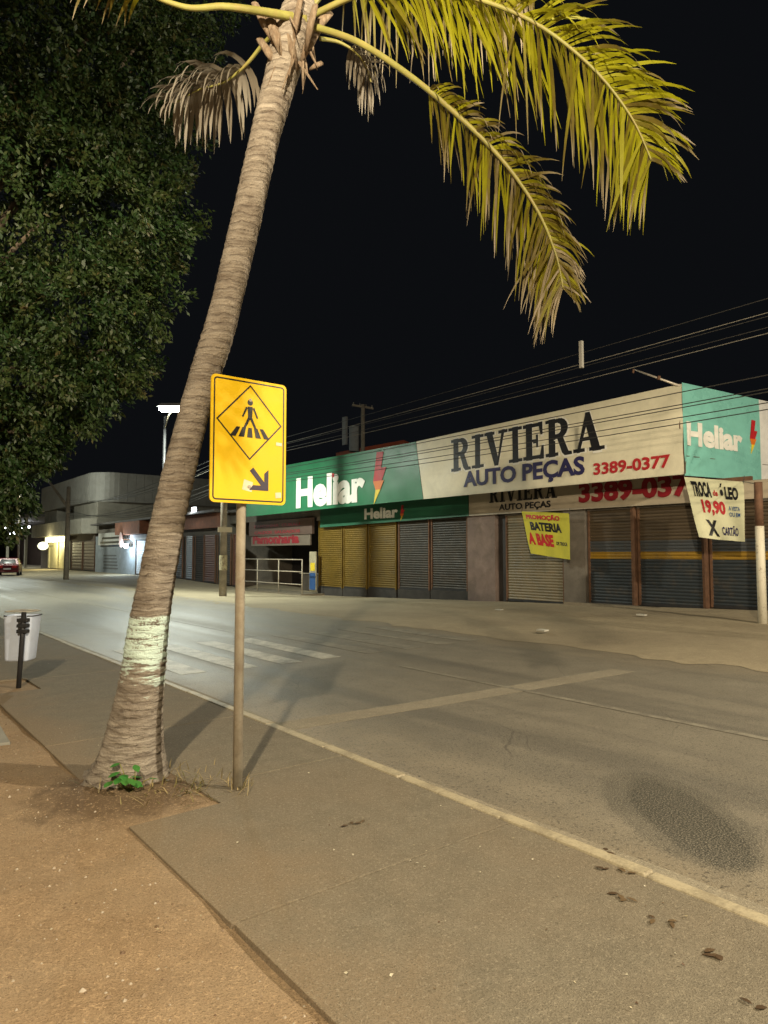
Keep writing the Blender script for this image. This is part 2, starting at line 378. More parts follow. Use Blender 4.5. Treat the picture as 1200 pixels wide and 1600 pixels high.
# markings and patches on the road
def sheet(name, poly, z, m, parent): return MB().prism([(p[0], p[1]) for p in poly], z-.003, z).build(name, m, parent)
for i, (xc, y0, y1) in enumerate([(4.12, 9.7, 12.9), (4.95, 9.65, 13.0), (5.75, 9.65, 13.0), (6.55, 9.7, 13.0), (7.5, 9.7, 13.1), (8.4, 9.7, 13.2), (9.3, 9.8, 13.2), (10.1, 9.8, 13.2)]):
    w = .2; mm = M_STRIPE if i < 4 else M_LINE
    sheet('crosswalk_stripe', [(xc-w, y0), (xc+w, y0), (xc+w, y1), (xc-w, y1)], -.0945, mm, road)
for y0, y1 in [(-14, 8.3), (13.2, 60), (60, 140)]:
    sheet('centre_line', [(6.88, y0), (6.98, y0), (6.98, y1), (6.88, y1)], -.0945, M_LINE, road)
sheet('trench_patch', [(3.40, 6.02), (5.2, 5.90), (7.2, 5.82), (9.3, 5.75), (9.3, 6.10), (7.2, 6.17), (5.2, 6.23), (3.40, 6.35)], -.0955, M_TRENCH, road)
sheet('gutter_strip', [(3.39, -12), (3.62, -12), (3.66, 2.0), (3.60, 4.6), (3.63, 8), (3.60, 30), (3.39, 30)], -.0960, M_TRENCH, road)

# ------------------------------------------------------------------ street lamps (each carries its own light)
def street_lamp(label, base, head, power, colour, z0=0, strength=60, cone=None, blend=.4, axis=None, k=1.0, pole_m=None, wing=False):
    bx, by = base; hx, hy, hz = head
    t = thing('street_lamp', label, 'street lamp', (bx, by, z0), 'street lamps')
    MB().tube([(bx, by, z0-.3), (bx, by, z0+3), (bx, by, hz+.1)], [.10, .085, .06], 10)  .build('pole', pole_m or M_CONCPOLE, t, True)
    d = Vector((hx-bx, hy-by, 0)); dn = d.normalized() if d.length > .01 else Vector((-1,0,0))
    MB().tube([(bx, by, hz-.5), (bx+d.x*.35, by+d.y*.35, hz-.05), (hx-dn.x*.3, hy-dn.y*.3, hz+.1)], .032, 8).build('arm', M_STEEL, t, True)
    if axis is not None: dn = Vector(axis)
    pr = Vector((-dn.y, dn.x, 0)); c = Vector((hx, hy, hz+.10))
    def at_(a, b, h): return c + (dn*a + pr*b + Vector((0,0,h)))*k
    MB().hexa([at_(-.34,-.12,0), at_(.38,-.15,0), at_(.38,.15,0), at_(-.34,.12,0), at_(-.30,-.07,.10), at_(.30,-.09,.09), at_(.30,.09,.09), at_(-.30,.07,.10)]).build('lamp_head', M_LAMPBODY, t, bevel=.02)
    MB().hexa([at_(-.18,-.10,-.09), at_(.32,-.12,-.09), at_(.32,.12,-.09), at_(-.18,.10,-.09), at_(-.2,-.11,-.004), at_(.34,-.13,-.004), at_(.34,.13,-.004), at_(-.2,.11,-.004)]).build('lens', emit('lamp_lens_%d' % strength, colour, strength), t, bevel=.02)
    ld = bpy.data.lights.new('lamp_light', 'SPOT' if cone else 'POINT'); ld.energy = power; ld.color = colour; ld.shadow_soft_size = .14
    if cone: ld.spot_size = R_(cone); ld.spot_blend = blend
    if wing:                              # roadway optics throw more light sideways than straight down
        ld.use_nodes = True; nt = ld.node_tree; em = nt.nodes['Emission']
        ge = N(nt, 'ShaderNodeNewGeometry'); sx = N(nt, 'ShaderNodeSeparateXYZ'); L(nt, ge.outputs['Incoming'], sx.inputs[0])
        az = math_n(nt, 'ABSOLUTE', sx.outputs[2])
        L(nt, math_n(nt, 'MULTIPLY', ramp(nt, az, .45, .14, .85, 2.1, True), ramp(nt, az, .02, .10, 0, 1)), em.inputs['Strength'])
    lo = bpy.data.objects.new('lamp_light', ld); COL.objects.link(lo); lo.location = (hx, hy, hz-.12); attach(lo, t)
    return t
def wz(v, dx=0): return v
street_lamp('street lamp over the bare earth behind the pedestrian sign', (-4.6, -4.4), (-3.75, -3.3, 8.0), LAMP_NEAR, WARM, -.05, 60, 178, .04, wing=True)
street_lamp('street lamp at the forecourt edge beyond the corner of the auto parts store', (12.0, -6.5), (10.9, -6.3, 8.2), LAMP_RIGHT, NEUTRAL, -.1)
_lp = atd(272, 640, 29.7)
_lb = atd(258, 640, 31.6)
street_lamp('glaring white street lamp beside the leaning palm trunk', (_lb.x, _lb.y), (_lp.x, _lp.y, _lp.z), LAMP_FAR, WHITE, -.15, 260, 168, .4, -_r, 1.8, M_DARKMETAL)
street_lamp('street lamp far down the road above the parked red car', (11.6, 64), (10.4, 64, 8.2), 2400, WHITE, -.1, 60)
street_lamp('last street lamp at the far end of the road', (11.6, 99), (10.4, 99, 8.2), 4200, WHITE, -.1, 60, 150, .5)

# ------------------------------------------------------------------ auto parts store
XB, XW = 17.7, 18.9                       # banner plane and shutter wall
Yc = onx(1068, 700, XB).y                 # street corner of the store
YL = onx(494, 850, XW).y                  # far end of the store wall
def Yw(px): return onx(px, 880, XW).y
def Yb(px): return onx(px, 700, XB).y
M_WALL = mat('grimy_plaster', (.16, .14, .115), .9, .35, 1.5, 40, .3, 0, (.09, .075, .06), .6)
M_PINK = mat('worn_pink_plaster', (.20, .15, .13), .9, .35, 1.5, 40, .3, 0, (.10, .08, .06), .6)
M_PLINTH = mat('dark_plinth', (.05, .045, .04), .9, .4, 3, 40, .3)
M_RUST = mat('rusty_steel', (.16, .085, .05), .8, .4, 6, 60, .3, .2)
M_ROOF = mat('roof_sheet', (.12, .11, .10), .7, .3, 2, 30, .1)
ZTF = 3.35                                # underside of the store's lintel
store = thing('store_building', 'long single-storey auto parts store with a row of closed roller shutters', 'building', (XW, (Yc+YL)/2, 0))
wb = MB()
wb.box(XW+.25, 33, Yc-2.6, YL, -.6, 3.62).box(XW+.25, 33, Yc+.5, YL, 3.62, 5.3); wb.build('wall', M_WALL, store)
MB().box(XW+.02, XW+.25, Yc-2.6, Yc+.4, ZTF, 3.62).box(XW+.02, XW+.25, Yc+.4, YL, ZTF, 5.3).build('lintel', M_WALL, store)
MB().box(XB+.12, XW+.02, Yc+.1, Yb(386), 4.55, 4.66).build('canopy', mat('soffit', (.10, .09, .075), .9, .3, 2, 30, .1), store)
MB().box(XB+.25, 33, Yc+.1, YL, 5.3, 5.42).build('roof', M_ROOF, store)

def shutter(parent, y0, y1, z0, z1, X, m, slat=.095, rails=True):
    """roller shutter: curved slats as one curtain, side guides and a bottom bar"""
    n = int((z1-z0)/slat); b = MB(); zs = []
    for i in range(n):
        a = z0 + (z1-z0)*i/n
        for f_, d in ((0, .004), (.12, -.012), (.5, -.026), (.88, -.012)): zs.append((a + f_*(z1-z0)/n, d))
    zs.append((z1, .004)); i0 = 0
    for z, d in zs: b.v += [(X+d, y0, z), (X+d, y1, z)]
    for i in range(len(zs)-1): b.f.append((2*i, 2*i+2, 2*i+3, 2*i+1))
    s = b.build('shutter', m, parent)
    MB().box(X-.04, X+.03, y0+.01, y1-.01, z0-.05, z0+.03).build('bottom_bar', M_DARKMETAL, s)
    if rails:
        for yy in (y0, y1): MB().box(X-.05, X+.04, yy-.03, yy+.03, z0-.04, z1).build('guide_rail', M_RUST if m.name != 'yellow_shutter' else m, s)
    return s
M_SHY = mat('yellow_shutter', (.135, .082, .005), .6, .25, 2, 30, .05, 0, (.20, .12, .02), .4)
M_SHG = mat('bare_grey_shutter', (.034, .029, .021), .6, .3, 2, 30, .05, .1, (.10, .07, .045), .5)
M_SHC = mat('cream_shutter', (.19, .16, .10), .55, .25, 2, 30, .05, 0, (.24, .17, .09), .5)
def m_band():
    m, nt, b = _nt('banded_shutter'); co = objco(nt); sx = N(nt, 'ShaderNodeSeparateXYZ'); L(nt, co, sx.inputs[0]); Z = sx.outputs[2]
    n = noise_n(nt, co, 3, 5, .65); mp = N(nt, 'ShaderNodeMapping'); mp.inputs['Scale'].default_value = (1, .6, 18); L(nt, co, mp.inputs[0]); st = noise_n(nt, mp.outputs[0], 1, 4, .6)
    c = mixc(nt, ramp(nt, st, .3, .7), (.016, .022, .028), (.032, .040, .046))
    c = mixc(nt, ramp(nt, Z, 1.50, 1.51), c, (.26, .15, .012)); c = mixc(nt, ramp(nt, Z, 1.72, 1.73), c, (.05, .055, .06))
    c = mixc(nt, ramp(nt, Z, 2.06, 2.07), c, mixc(nt, ramp(nt, st, .3, .7), (.045, .031, .018), (.095, .068, .038)))
    c = mixc(nt, ramp(nt, n, .5, .72, 0, .6), c, (.08, .06, .04))
    L(nt, c, b.inputs['Base Color']); b.inputs['Roughness'].default_value = .6; return m
M_SHB = m_band()
for p0, p1, m in [(496, 533, M_SHY), (535, 571, M_SHY), (574, 617, M_SHY), (621, 669, M_SHG), (672, 729, M_SHG), (789, 880, M_SHC), (918, 988, M_SHB), (996, 1099, M_SHB), (1108, 1215, M_SHB)]:
    ya, yb_ = Yw(p1), Yw(p0); ym = (ya+yb_)/2
    zlo = wall_z(ym) + (.42 if p0 < 740 else .06)
    shutter(store, ya+.03, yb_-.03, zlo, ZTF - .02 if p0 < 740 else 3.05, XW + .10, m)
    if p0 < 740: MB().box(XW+.05, XW+.25, ya-.03, yb_+.03, -.7, zlo-.05).build('plinth', M_PLINTH, store)
    else: MB().box(XW+.04, XW+.25, ya-.02, yb_+.02, 3.05, ZTF-.002).build('shutter_box', M_WALL, store)
for p0, p1, m in [(731, 776, M_PINK), (880.6, 917, M_WALL), (989, 995, M_RUST), (1100, 1107, M_RUST)]:
    MB().box(XW-.04, XW+.24, Yw(p1)+.03, Yw(p0)-.03, -.7, ZTF-.004).build('pillar', m, store)
MB().box(XW+.12, XW+.24, Yw(788)+.03, Yw(776.5)-.0, -.7, ZTF-.004).build('side_door', mat('dark_door', (.035, .03, .028), .6, .3, 3, 30, .1), store)
# step of the store floor, and rubbish at its foot
MB().box(XW-.35, XW+.02, Yw(1215), Yw(890), -.7, wall_z(10)-.02).build('doorstep', M_WALK, store)

# --- fascia signs -------------------------------------------------------------
def vinyl(name, col, rough=.42): return mat(name, col, rough, .10, 1.2, 25, .03, 0, tuple(c*.62 for c in col), .35, .45)
V_GREEN = vinyl('green_vinyl', (.014, .150, .062)); V_WHITE = vinyl('cream_vinyl', (.70, .66, .50)); V_DGREEN = vinyl('faded_dark_green_vinyl', (.018, .105, .055))
V_TEAL = vinyl('teal_vinyl', (.20, .50, .44), .3); V_PLAIN = vinyl('white_vinyl', (.72, .72, .70), .3)
INK_BLACK = mat('black_ink', (.012, .012, .014), .45, .1, 5, 40, 0); INK_RED = mat('red_ink', (.42, .02, .025), .5, .15, 4, 40, 0)
INK_NAVY = mat('navy_ink', (.022, .018, .085), .5, .15, 4, 40, 0); INK_WHITE = mat('white_ink', (.75, .74, .68), .5, .1, 4, 40, 0)
INK_YELLOW = mat('yellow_ink', (.70, .52, .03), .5, .1, 4, 40, 0); INK_ORANGE = mat('orange_ink', (.62, .16, .02), .5, .1, 4, 40, 0)
INK_MAROON = mat('maroon_ink', (.24, .012, .02), .5, .15, 4, 40, 0); INK_BLUE = mat('blue_ink', (.03, .09, .25), .5, .1, 4, 40, 0)
ZT = lambda Y: float(np.interp(Y, [Yc, Yb(650), Yb(446)], [onx(1068, 599, XB).z, onx(650, 690, XB).z, onx(446, 727, XB).z]))
ZB = lambda Y: float(np.interp(Y, [Yc, Yb(660), Yb(400)], [onx(1068, 741, XB).z, onx(660, 780, XB).z, onx(400, 806, XB).z]))
def ripple(Y, z):
    e = math.exp(-((Y-Yc)/1.2)**2)
    return .012*math.sin(Y*1.7+z*.9) + .010*mnoise.noise(Vector((Y*1.3, z*1.8, 0))) + e*.03*math.sin((Y-Yc)*5.0 + z*4.5)
def bent_panel(y_l0, y_l1, y_r0, y_r1, zt, zb, X, nu=60, nv=16, rip=ripple):
    """rippled vinyl sheet between two (possibly slanted) ends; l = far end, r = near end"""
    b = MB()
    def fn(a, c):
        yl = y_l0 + (y_l1-y_l0)*(1-c); yr = y_r0 + (y_r1-y_r0)*(1-c); Y = yl + (yr-yl)*a
        z0, z1 = zb(Y), zt(Y); z = z0 + (z1-z0)*c
        return (X - rip(Y, z)*math.sin(math.pi*min(1, max(0, c)))*1.0, Y, z)
    b.grid(nu, nv, fn); return b
def with_back(b, X):                       # frame behind the sheet gives the sign its depth
    return b
def on_banner(Xp, Y0, z0, slope=0.0, rip=ripple):
    def fn(s, t, h):
        Y, z = Y0 - s, z0 + t + slope*s
        k = math.sin(math.pi*min(1, max(0, (z-ZB(Y))/(ZT(Y)-ZB(Y))))) if rip is ripple else 1
        return (Xp - h - rip(Y, z)*k - .003, Y, z)
    return fn

Yg = Yb(655)
YgL = Yb(386)
sg = thing('fascia_sign', 'long green fascia sign with big white lettering and a lightning bolt', 'sign', (XB, (Yg+YgL)/2, 4))
bent_panel(YgL, YgL, Yb(650), Yb(661), ZT, ZB, XB).build('panel', V_GREEN, sg, True)
MB().hexa([(XB+.04, Yg+.05, ZB(Yg)+.01), (XB+.12, Yg+.05, ZB(Yg)+.01), (XB+.12, YgL, ZB(YgL)+.01), (XB+.04, YgL, ZB(YgL)+.01), (XB+.04, Yg+.05, ZT(Yg)-.01), (XB+.12, Yg+.05, ZT(Yg)-.01), (XB+.12, YgL, ZT(YgL)-.01), (XB+.04, YgL, ZT(YgL)-.01)]).build('backing_frame', M_RUST, sg)
def word(body, m, parent, X, pl, pr, yt, yb_, bold=.03, depth=.01, zoff=0):
    """place lettering on a street-facing plane so it spans photo columns pl..pr, rows yt..yb at its left end"""
    a = onx(pl, yb_, X); c = onx(pl, yt, X); d = onx(pr, yb_, X)
    w = a.y - d.y
    return lettering(body, m, parent, on_banner(X, a.y, a.z), 0, 0, w, c.z-a.z, depth, bold)
word('Heliar', INK_WHITE, sg, XB, 463, 571, 748, 795, .045)
pi = onx(521, 745, XB)
MB().box(XB-.030, XB-.024, pi.y-.09, pi.y+.09, pi.z-.02, pi.z+.16).build('red_dot', INK_RED, sg)
def bolt(parent, O, fn, w, h):
    up = [(.42, 1.0), (.80, .98), (.66, .66), (.95, .66), (.70, .40), (.20, .40), (.30, .62)]; lo = [(.22, .395), (.72, .395), (.98, .40), (.38, 0.0), (.50, .30)]
    MB().prism([(a*w, b*h) for a, b in up], .012, .018, lambda a, b, hh: fn(a, b, hh)).build('bolt_top', INK_RED, parent)
    MB().prism([(.20*w, .40*h), (.82*w, .40*h), (.62*w, .22*h), (.34*w, .22*h)], .013, .019, fn).build('bolt_middle', INK_ORANGE, parent)
    MB().prism([(.34*w, .22*h), (.62*w, .22*h), (.25*w, -.08*h)], .014, .020, fn).build('bolt_point', INK_YELLOW, parent)
a = onx(578, 783, XB); bolt(sg, a, on_banner(XB, a.y, a.z), onx(578, 740, XB).y - onx(605, 740, XB).y, onx(590, 706, XB).z - a.z)

# white sign with slab-serif shop name
sw = thing('fascia_sign', 'long cream fascia sign with bold black serif shop name and red phone number', 'sign', (XB, (Yg+Yc)/2, 4))
bent_panel(Yb(650.6), Yb(661.6), Yc, Yc, ZT, ZB, XB, 80, 18).build('panel', V_WHITE, sw, True)
MB().hexa([(XB+.05, Yc, ZB(Yc)+.01), (XB+.13, Yc, ZB(Yc)+.01), (XB+.13, Yg-.05, ZB(Yg)+.01), (XB+.05, Yg-.05, ZB(Yg)+.01), (XB+.05, Yc, ZT(Yc)-.01), (XB+.13, Yc, ZT(Yc)-.01), (XB+.13, Yg-.05, ZT(Yg)-.01), (XB+.05, Yg-.05, ZT(Yg)-.01)]).build('backing_frame', M_RUST, sw)
def arc(cx, cy, rx, ry, a0, a1, n=10): return [(cx + rx*math.cos(a0+(a1-a0)*i/n), cy + ry*math.sin(a0+(a1-a0)*i/n)) for i in range(n+1)]
def glyph(ch):
    """slab-serif capitals of unit height as lists of polygons, with their advance width"""
    S = .085
    rect = lambda a, b, c, d: [(a, b), (c, b), (c, d), (a, d)]
    if ch == 'I': return [rect(.14, 0, .36, 1), rect(0, 0, .5, S), rect(0, 1-S, .5, 1)], .50
    if ch == 'V': return [[(.05, 1), (.31, 1), (.55, .22), (.47, 0), (.40, 0)], [(.47, 0), (.55, .22), (.72, 1), (.84, 1), (.56, 0)], rect(0, 1-S, .40, 1), rect(.60, 1-S, .94, 1)], .94
    if ch == 'E': return [rect(.10, 0, .33, 1), rect(0, 0, .72, S*1.15), rect(0, 1-S*1.15, .68, 1), rect(.33, .45, .52, .55), rect(.48, .34, .55, .66), [(.60, 0), (.76, 0), (.76, .34), (.69, .34)], [(.57, 1), (.72, 1), (.72, .68), (.65, .68)]], .78
    if ch == 'A': return [[(.10, 0), (.20, 0), (.48, .86), (.42, 1.0), (.40, 1.0)], [(.40, 1.0), (.54, 1.0), (.86, 0), (.60, 0), (.38, .80)], rect(.22, .28, .62, .37), rect(0, 0, .34, S), rect(.52, 0, .96, S)], .96
    if ch == 'R':
        o = arc(.46, .735, .30, .265, -math.pi/2, math.pi/2); i = arc(.44, .735, .12, .16, math.pi/2, -math.pi/2)
        ring = [[o[k], o[k+1], i[len(i)-2-k], i[len(i)-1-k]] for k in range(len(o)-1)]
        return [rect(.10, 0, .33, 1), rect(0, 0, .42, S), rect(0, 1-S, .46, 1), rect(.33, .47, .46, .575), rect(.33, .895, .46, 1-S)] + ring + [[(.40, .50), (.60, .50), (.78, .10), (.88, .08), (.90, 0), (.66, 0), (.58, .08)]], .90
def serif_word(text, m, parent, fn, w, h, lift, name='lettering', grow=0.0, dx=0, dy=0, thick=.006):
    adv = []; x = 0
    for ch in text: gl, a = glyph(ch); adv.append((gl, x)); x += a + .07
    k = w/(x-.07); b = MB(); q = 0
    for gl, x0 in adv:
        for poly in gl:
            cx = sum(p[0] for p in poly)/len(poly); cy = sum(p[1] for p in poly)/len(poly)
            pp = []
            for px, py in poly:
                d = math.hypot(px-cx, py-cy) or 1
                pp.append(((px + (px-cx)/d*grow + x0)*k + dx, (py + (py-cy)/d*grow)*h + dy))
            q += 1; e = (q % 9)*.0004
            b.prism(pp, lift+e, lift+thick+e, fn)
    return b.build(name, m, parent)
a = onx(706, 737, XB); dd = onx(944, 701, XB); hh = onx(706, 688, XB).z - a.z
fnr = on_banner(XB, a.y, a.z, (dd.z - a.z)/(a.y - dd.y))
serif_word('RIVIERA', INK_WHITE, sw, fnr, a.y-dd.y, hh, .003, 'letter_outline', .07, .015, -.015, thick=.001)
serif_word('RIVIERA', INK_BLACK, sw, fnr, a.y-dd.y, hh, .009, grow=.02, thick=.001)
word('AUTO PEÇAS', INK_NAVY, sw, XB, 725, 915, 737, 767, .035)
word('3389-0377', INK_RED, sw, XB, 928, 1049, 724, 743, .03)

# lower signs, set back under the canopy
XL = XW - .14
ylm = onx(733, 790, XL).y
lo = lambda px, py: onx(px, py, XL)
ZLT = lambda Y: 4.50
ZLB = lambda Y: float(np.interp(Y, [lo(1068, 786).y, ylm, lo(505, 824).y], [lo(1068, 786).z, lo(735, 806).z, lo(505, 824).z]))
flat = lambda Y, z: .006*math.sin(Y*2.1)
g2 = thing('lower_sign', 'dark green sign band above the yellow shutters, under the fascia', 'sign', (XL, 24, 3.5))
bent_panel(lo(500, 820).y, lo(500, 820).y, ylm+.02, ylm+.02, ZLT, ZLB, XL, 40, 6, flat).build('panel', V_DGREEN, g2, True)
MB().box(XL+.02, XW+.015, ylm+.05, lo(500, 820).y-.02, 3.37, 3.72).build('backing_frame', M_RUST, g2)
def word2(body, m, parent, pl, pr, yt, yb_, bold=.03, serif=False):
    a = onx(pl, yb_, XL); c = onx(pl, yt, XL); d = onx(pr, yb_, XL)
    fn = on_banner(XL, a.y, a.z, 0, flat)
    if serif: return serif_word(body, m, parent, fn, a.y-d.y, c.z-a.z, .012)
    return lettering(body, m, parent, fn, 0, 0, a.y-d.y, c.z-a.z, .008, bold)
word2('Heliar', INK_WHITE, g2, 570, 622, 795, 812, .04)
a = onx(624, 812, XL); bolt(g2, a, on_banner(XL, a.y, a.z, 0, flat), .40, .62)
w2 = thing('lower_sign', 'grimy cream sign band with red phone number, under the fascia', 'sign', (XL, 14, 3.5))
bent_panel(ylm, ylm, Yc+.25, Yc+.25, ZLT, ZLB, XL, 50, 6, flat).build('panel', vinyl('grimy_cream_vinyl', (.42, .36, .27)), w2, True)
bent_panel(Yc+.245, Yc+.245, Yc-1.7, Yc-1.7, lambda Y: 3.60, ZLB, XL, 10, 4, flat).build('end_panel', MATS['grimy_cream_vinyl'], w2, True)
MB().box(XL+.02, XW+.015, onx(1068, 786, XL).y-1.85, ylm-.02, 3.37, 3.72).build('backing_frame', M_RUST, w2)
word2('RIVIERA', INK_BLACK, w2, 765, 871, 762, 786, serif=True)
word2('AUTO PEÇAS', INK_BLACK, w2, 780, 861, 788, 800, .03)
word2('3389-0377', INK_MAROON, w2, 905, 1108, 755, 787, .045)

# corner return of the fascia (teal) going away from the street
ca, sa = math.cos(R_(8.2)), math.sin(R_(8.2))
RD = Vector((ca, -sa, 0)); RN = Vector((-sa, -ca, 0))          # along the side, and out of it
P0 = Vector((XB, Yc, 0))
def sd(px, py): 
    p = onplane(px, py, P0, RN); return (p - P0).dot(RD), p.z
sr = thing('fascia_sign', 'teal corner fascia sign with white lettering, facing the side street', 'sign', (XB, Yc, 4))
zt0, zt1 = sd(1068, 598)[1], sd(1199, 627)[1]; zb0, zb1 = sd(1068, 743)[1], sd(1199, 752)[1]; s1 = sd(1199, 700)[0]
Zt = lambda s: zt0 + (zt1-zt0)*s/s1
Zb = lambda s: zb0 + (zb1-zb0)*s/s1
def side_fn(s, t, h):
    return P0 + RD*s + RN*(h + rip2(s, t)) + Vector((0, 0, t))
def rip2(s, z):
    e = max(0, 1 - math.hypot(s, z - zb0)/1.6)
    return .012*mnoise.noise(Vector((s*1.2, z*1.3, 4))) + e*.05*math.sin(math.atan2(z-zb0, s+.01)*14)
sB = sd(1188, 690)[0]
MB().grid(50, 24, lambda a, c: side_fn(.012 + (sB-.012)*a, Zb(sB*a) + (Zt(sB*a)-Zb(sB*a))*c, 0)).build('panel', V_TEAL, sr, True)
MB().grid(24, 12, lambda a, c: side_fn(sB + 5*a, Zb(sB+5*a) + (Zt(sB+5*a)-Zb(sB+5*a))*c, 0)).build('white_panel', V_PLAIN, sr, True)
o = MB(); o.prism([(0, Zb(0)+.02), (sB+5, Zb(sB+5)+.02), (sB+5, Zt(sB+5)-.02), (0, Zt(0)-.02)], -.16, -.08, lambda a, b, h: P0 + RD*a + RN*h + Vector((0,0,b))); o.build('backing_frame', M_RUST, sr)
a = sd(1073, 696); c = sd(1073, 658); d = sd(1160, 705)
lettering('Heliar', INK_WHITE, sr, lambda s, t, h: side_fn(a[0]+s, a[1]+t, h), 0, 0, d[0]-a[0], c[1]-a[1], .008, .045)
a2 = sd(1169, 705); bolt(sr, None, lambda s, t, h: side_fn(a2[0]+s, a2[1]+t, h), sd(1184, 690)[0]-a2[0], sd(1169, 655)[1]-a2[1])
# side soffit, side wall box sign
sx0, sz0 = sd(1085, 760)
o = MB(); o.prism([(.1, 0), (sB+5, 0), (sB+5, 1.9), (.9, 1.9)], 4.30, 4.32, lambda a, b, h: P0 + RD*a - RN*b + Vector((0,0,h))); o.build('side_soffit', MATS['soffit'], store)

# thin steel mast stub with floodlight brackets on top of the corner
ms = thing('roof_bracket', 'thin steel bracket arm sticking out over the cream fascia corner', 'bracket', (XB, Yc, 6))
q0 = onx(1064, 598, XB); q1 = onx(990, 577, XB - .5)
MB().tube([q0 + Vector((.05,0,-.1)), q1], [.035, .022], 8).build('arm', mat('pale_steel', (.55, .50, .42), .45, .2, 6, 50, .1, .4), ms, True)
MB().tube([q1, q1 + Vector((0, .02, -.10))], .03, 8).build('clip', M_RUST, ms); qm = q0.lerp(q1, .45)
MB().tube([qm + Vector((0,0,.02)), qm + Vector((0, .02, -.08))], .045, 8).build('clip', M_RUST, ms)

# post under the canopy corner
pb = onz(1192, 972, yard_z(17.7, 8)); pt = onx(1190, 753, pb.x).z
post = thing('canopy_post', 'canopy post painted white below with rusty bare upper half', 'post', (pb.x, pb.y, yard_z(pb.x, pb.y)))
zpm = onx(1190, 822, pb.x).z
MB().tube([(pb.x, pb.y, yard_z(pb.x, pb.y)-.2), (pb.x, pb.y, zpm)], .095, 12).build('painted_half', m_paint_worn('post_white', (.62, .58, .46), (.20, .13, .08), .36, .46, 5), post, True)
MB().tube([(pb.x, pb.y, zpm), (pb.x, pb.y, pt)], .088, 12).build('bare_half', M_RUST, post, True)

# --- hanging cloth banners ------------------------------------------------------
def cloth(label, corners, m, words, group=None, wave=.06, name='hanging_banner'):
    """cloth from four world corners TL,TR,BR,BL; words are (text, ink, s0, t0, w, h, bold) in 0..1 across the sheet"""
    TL, TR, BR, BL = [Vector(c) for c in corners]
    nrm = (TR-TL).cross(BL-TL).normalized()
    if nrm.dot(CAM - TL) < 0: nrm = -nrm
    def fn(s, t, h=0):
        p = TL.lerp(TR, s).lerp(BL.lerp(BR, s), 1-t)
        w = wave*(1-t)**.7*math.sin(s*5.5 + (1-t)*2.2) + wave*.35*math.sin(s*13+t*4)*(1-t)
        return p + nrm*(w + h)
    t_ = thing(name, label, 'banner', TL)
    MB().grid(24, 20, lambda a, c: fn(a, c)).build('cloth', m, t_, True)
    for tx, ink, s0, t0, w, h, bold in words:
        lettering(tx, ink, t_, lambda s, t, hh: fn(s, t, hh), s0, t0, w, h, .002, bold, lift=.010)
    for c in (TL, TR): MB().tube([c + Vector((0,0,-.02)), c + Vector((.05, 0, .16))], .008, 6).build('tie', M_WIRE, t_)
    return t_
cl_w = mat('cream_cloth', (.62, .62, .42), .8, .12, 2, 20, .05); cl_y = mat('yellow_cloth', (.48, .46, .05), .8, .15, 2, 20, .05)
Xh = XB + .02
hb = cloth('cream cloth banner lettered TROCA de ÓLEO hanging below the teal corner sign',
      [onx(1069, 745, XB-.06), onx(1162, 753, XB-.03), onx(1166, 847, XB-.10), onx(1094, 840, XB-.25)], cl_w,
      [('TROCA', INK_BLACK, .10, .68, .34, .26, .05), ('de', INK_RED, .465, .72, .08, .10, .03), ('ÓLEO', INK_BLACK, .56, .68, .34, .26, .05),
       ('19,90', INK_RED, .22, .38, .42, .26, .05), ('A VISTA', INK_BLUE, .70, .50, .22, .07, .02), ('OU EM', INK_BLUE, .70, .40, .22, .07, .02),
       ('X', INK_BLACK, .22, .05, .22, .26, .05), ('CARTÃO', INK_NAVY, .52, .08, .34, .17, .03)])
MB().tube([onx(1160, 752, XB-.03), (pb.x, pb.y, pt-.05)], .008, 6).build('cord', M_WIRE, hb)
cloth('yellow cloth banner with red and black lettering hanging before the cream shutter',
      [onx(815, 799, XL-.25), onx(889, 802, XL-.25), onx(893, 875, XL-.25), onx(831, 865, XL-.45)], cl_y,
      [('PROMOÇÃO', INK_RED, .08, .80, .72, .15, .05), ('BATERIA', INK_BLACK, .14, .56, .68, .20, .05), ('A BASE', INK_RED, .04, .22, .56, .28, .06), ('DE TROCA', INK_BLACK, .66, .28, .28, .08, .03)])
# ------------------------------------------------------------------ snack shop next door
YC0, YC1 = YL + .03, onx(392, 870, XW).y
zc = wall_z(32)
shop = thing('snack_shop', 'dark open-fronted shop with brown sign boards beside the yellow shutters', 'building', (XW, (YC0+YC1)/2, zc))
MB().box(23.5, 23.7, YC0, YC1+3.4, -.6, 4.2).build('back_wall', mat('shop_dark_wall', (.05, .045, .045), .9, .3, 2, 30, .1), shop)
MB().box(XW-.2, 23.5, YC1+3.0, YC1+3.2, -.6, 4.2).build('side_wall', M_WALL, shop)
MB().box(XW-.3, 23.7, YC0, YC1+3.4, 4.2, 4.35).build('roof', M_ROOF, shop)
MB().box(XW+.04, XW+.24, YC0, YC1+3.4, 3.55, 4.2).build('lintel', M_WALL, shop)
sb = thing('shop_sign', 'brown shop sign board with two rows of faded text, above the dark open front', 'sign', (XW-.1, YC0, 3))
a = onx(488, 834, XW-.1); b_ = onx(392, 816, XW-.1)
MB().box(XW-.12, XW+.02, a.y, b_.y+.2, a.z, b_.z).build('panel', mat('brown_board', (.10, .065, .05), .7, .25, 3, 40, .1), sb)
fnS = on_front(XW-.12, b_.y, a.z)
for i, tx in enumerate(['PAMONHA  CURAU', 'CALDOS  SALGADOS']):
    lettering(tx, INK_MAROON, sb, fnS, .5, .10 + .36*(1-i), (b_.y-a.y)*.75, .17, .004, .03, lift=.004)
sr2 = thing('shop_sign', 'pale shop sign with bold red lettering over the dark open front', 'sign', (XW, YC0, 2.6))
a = onx(486, 853, XW); b_ = onx(394, 835, XW)
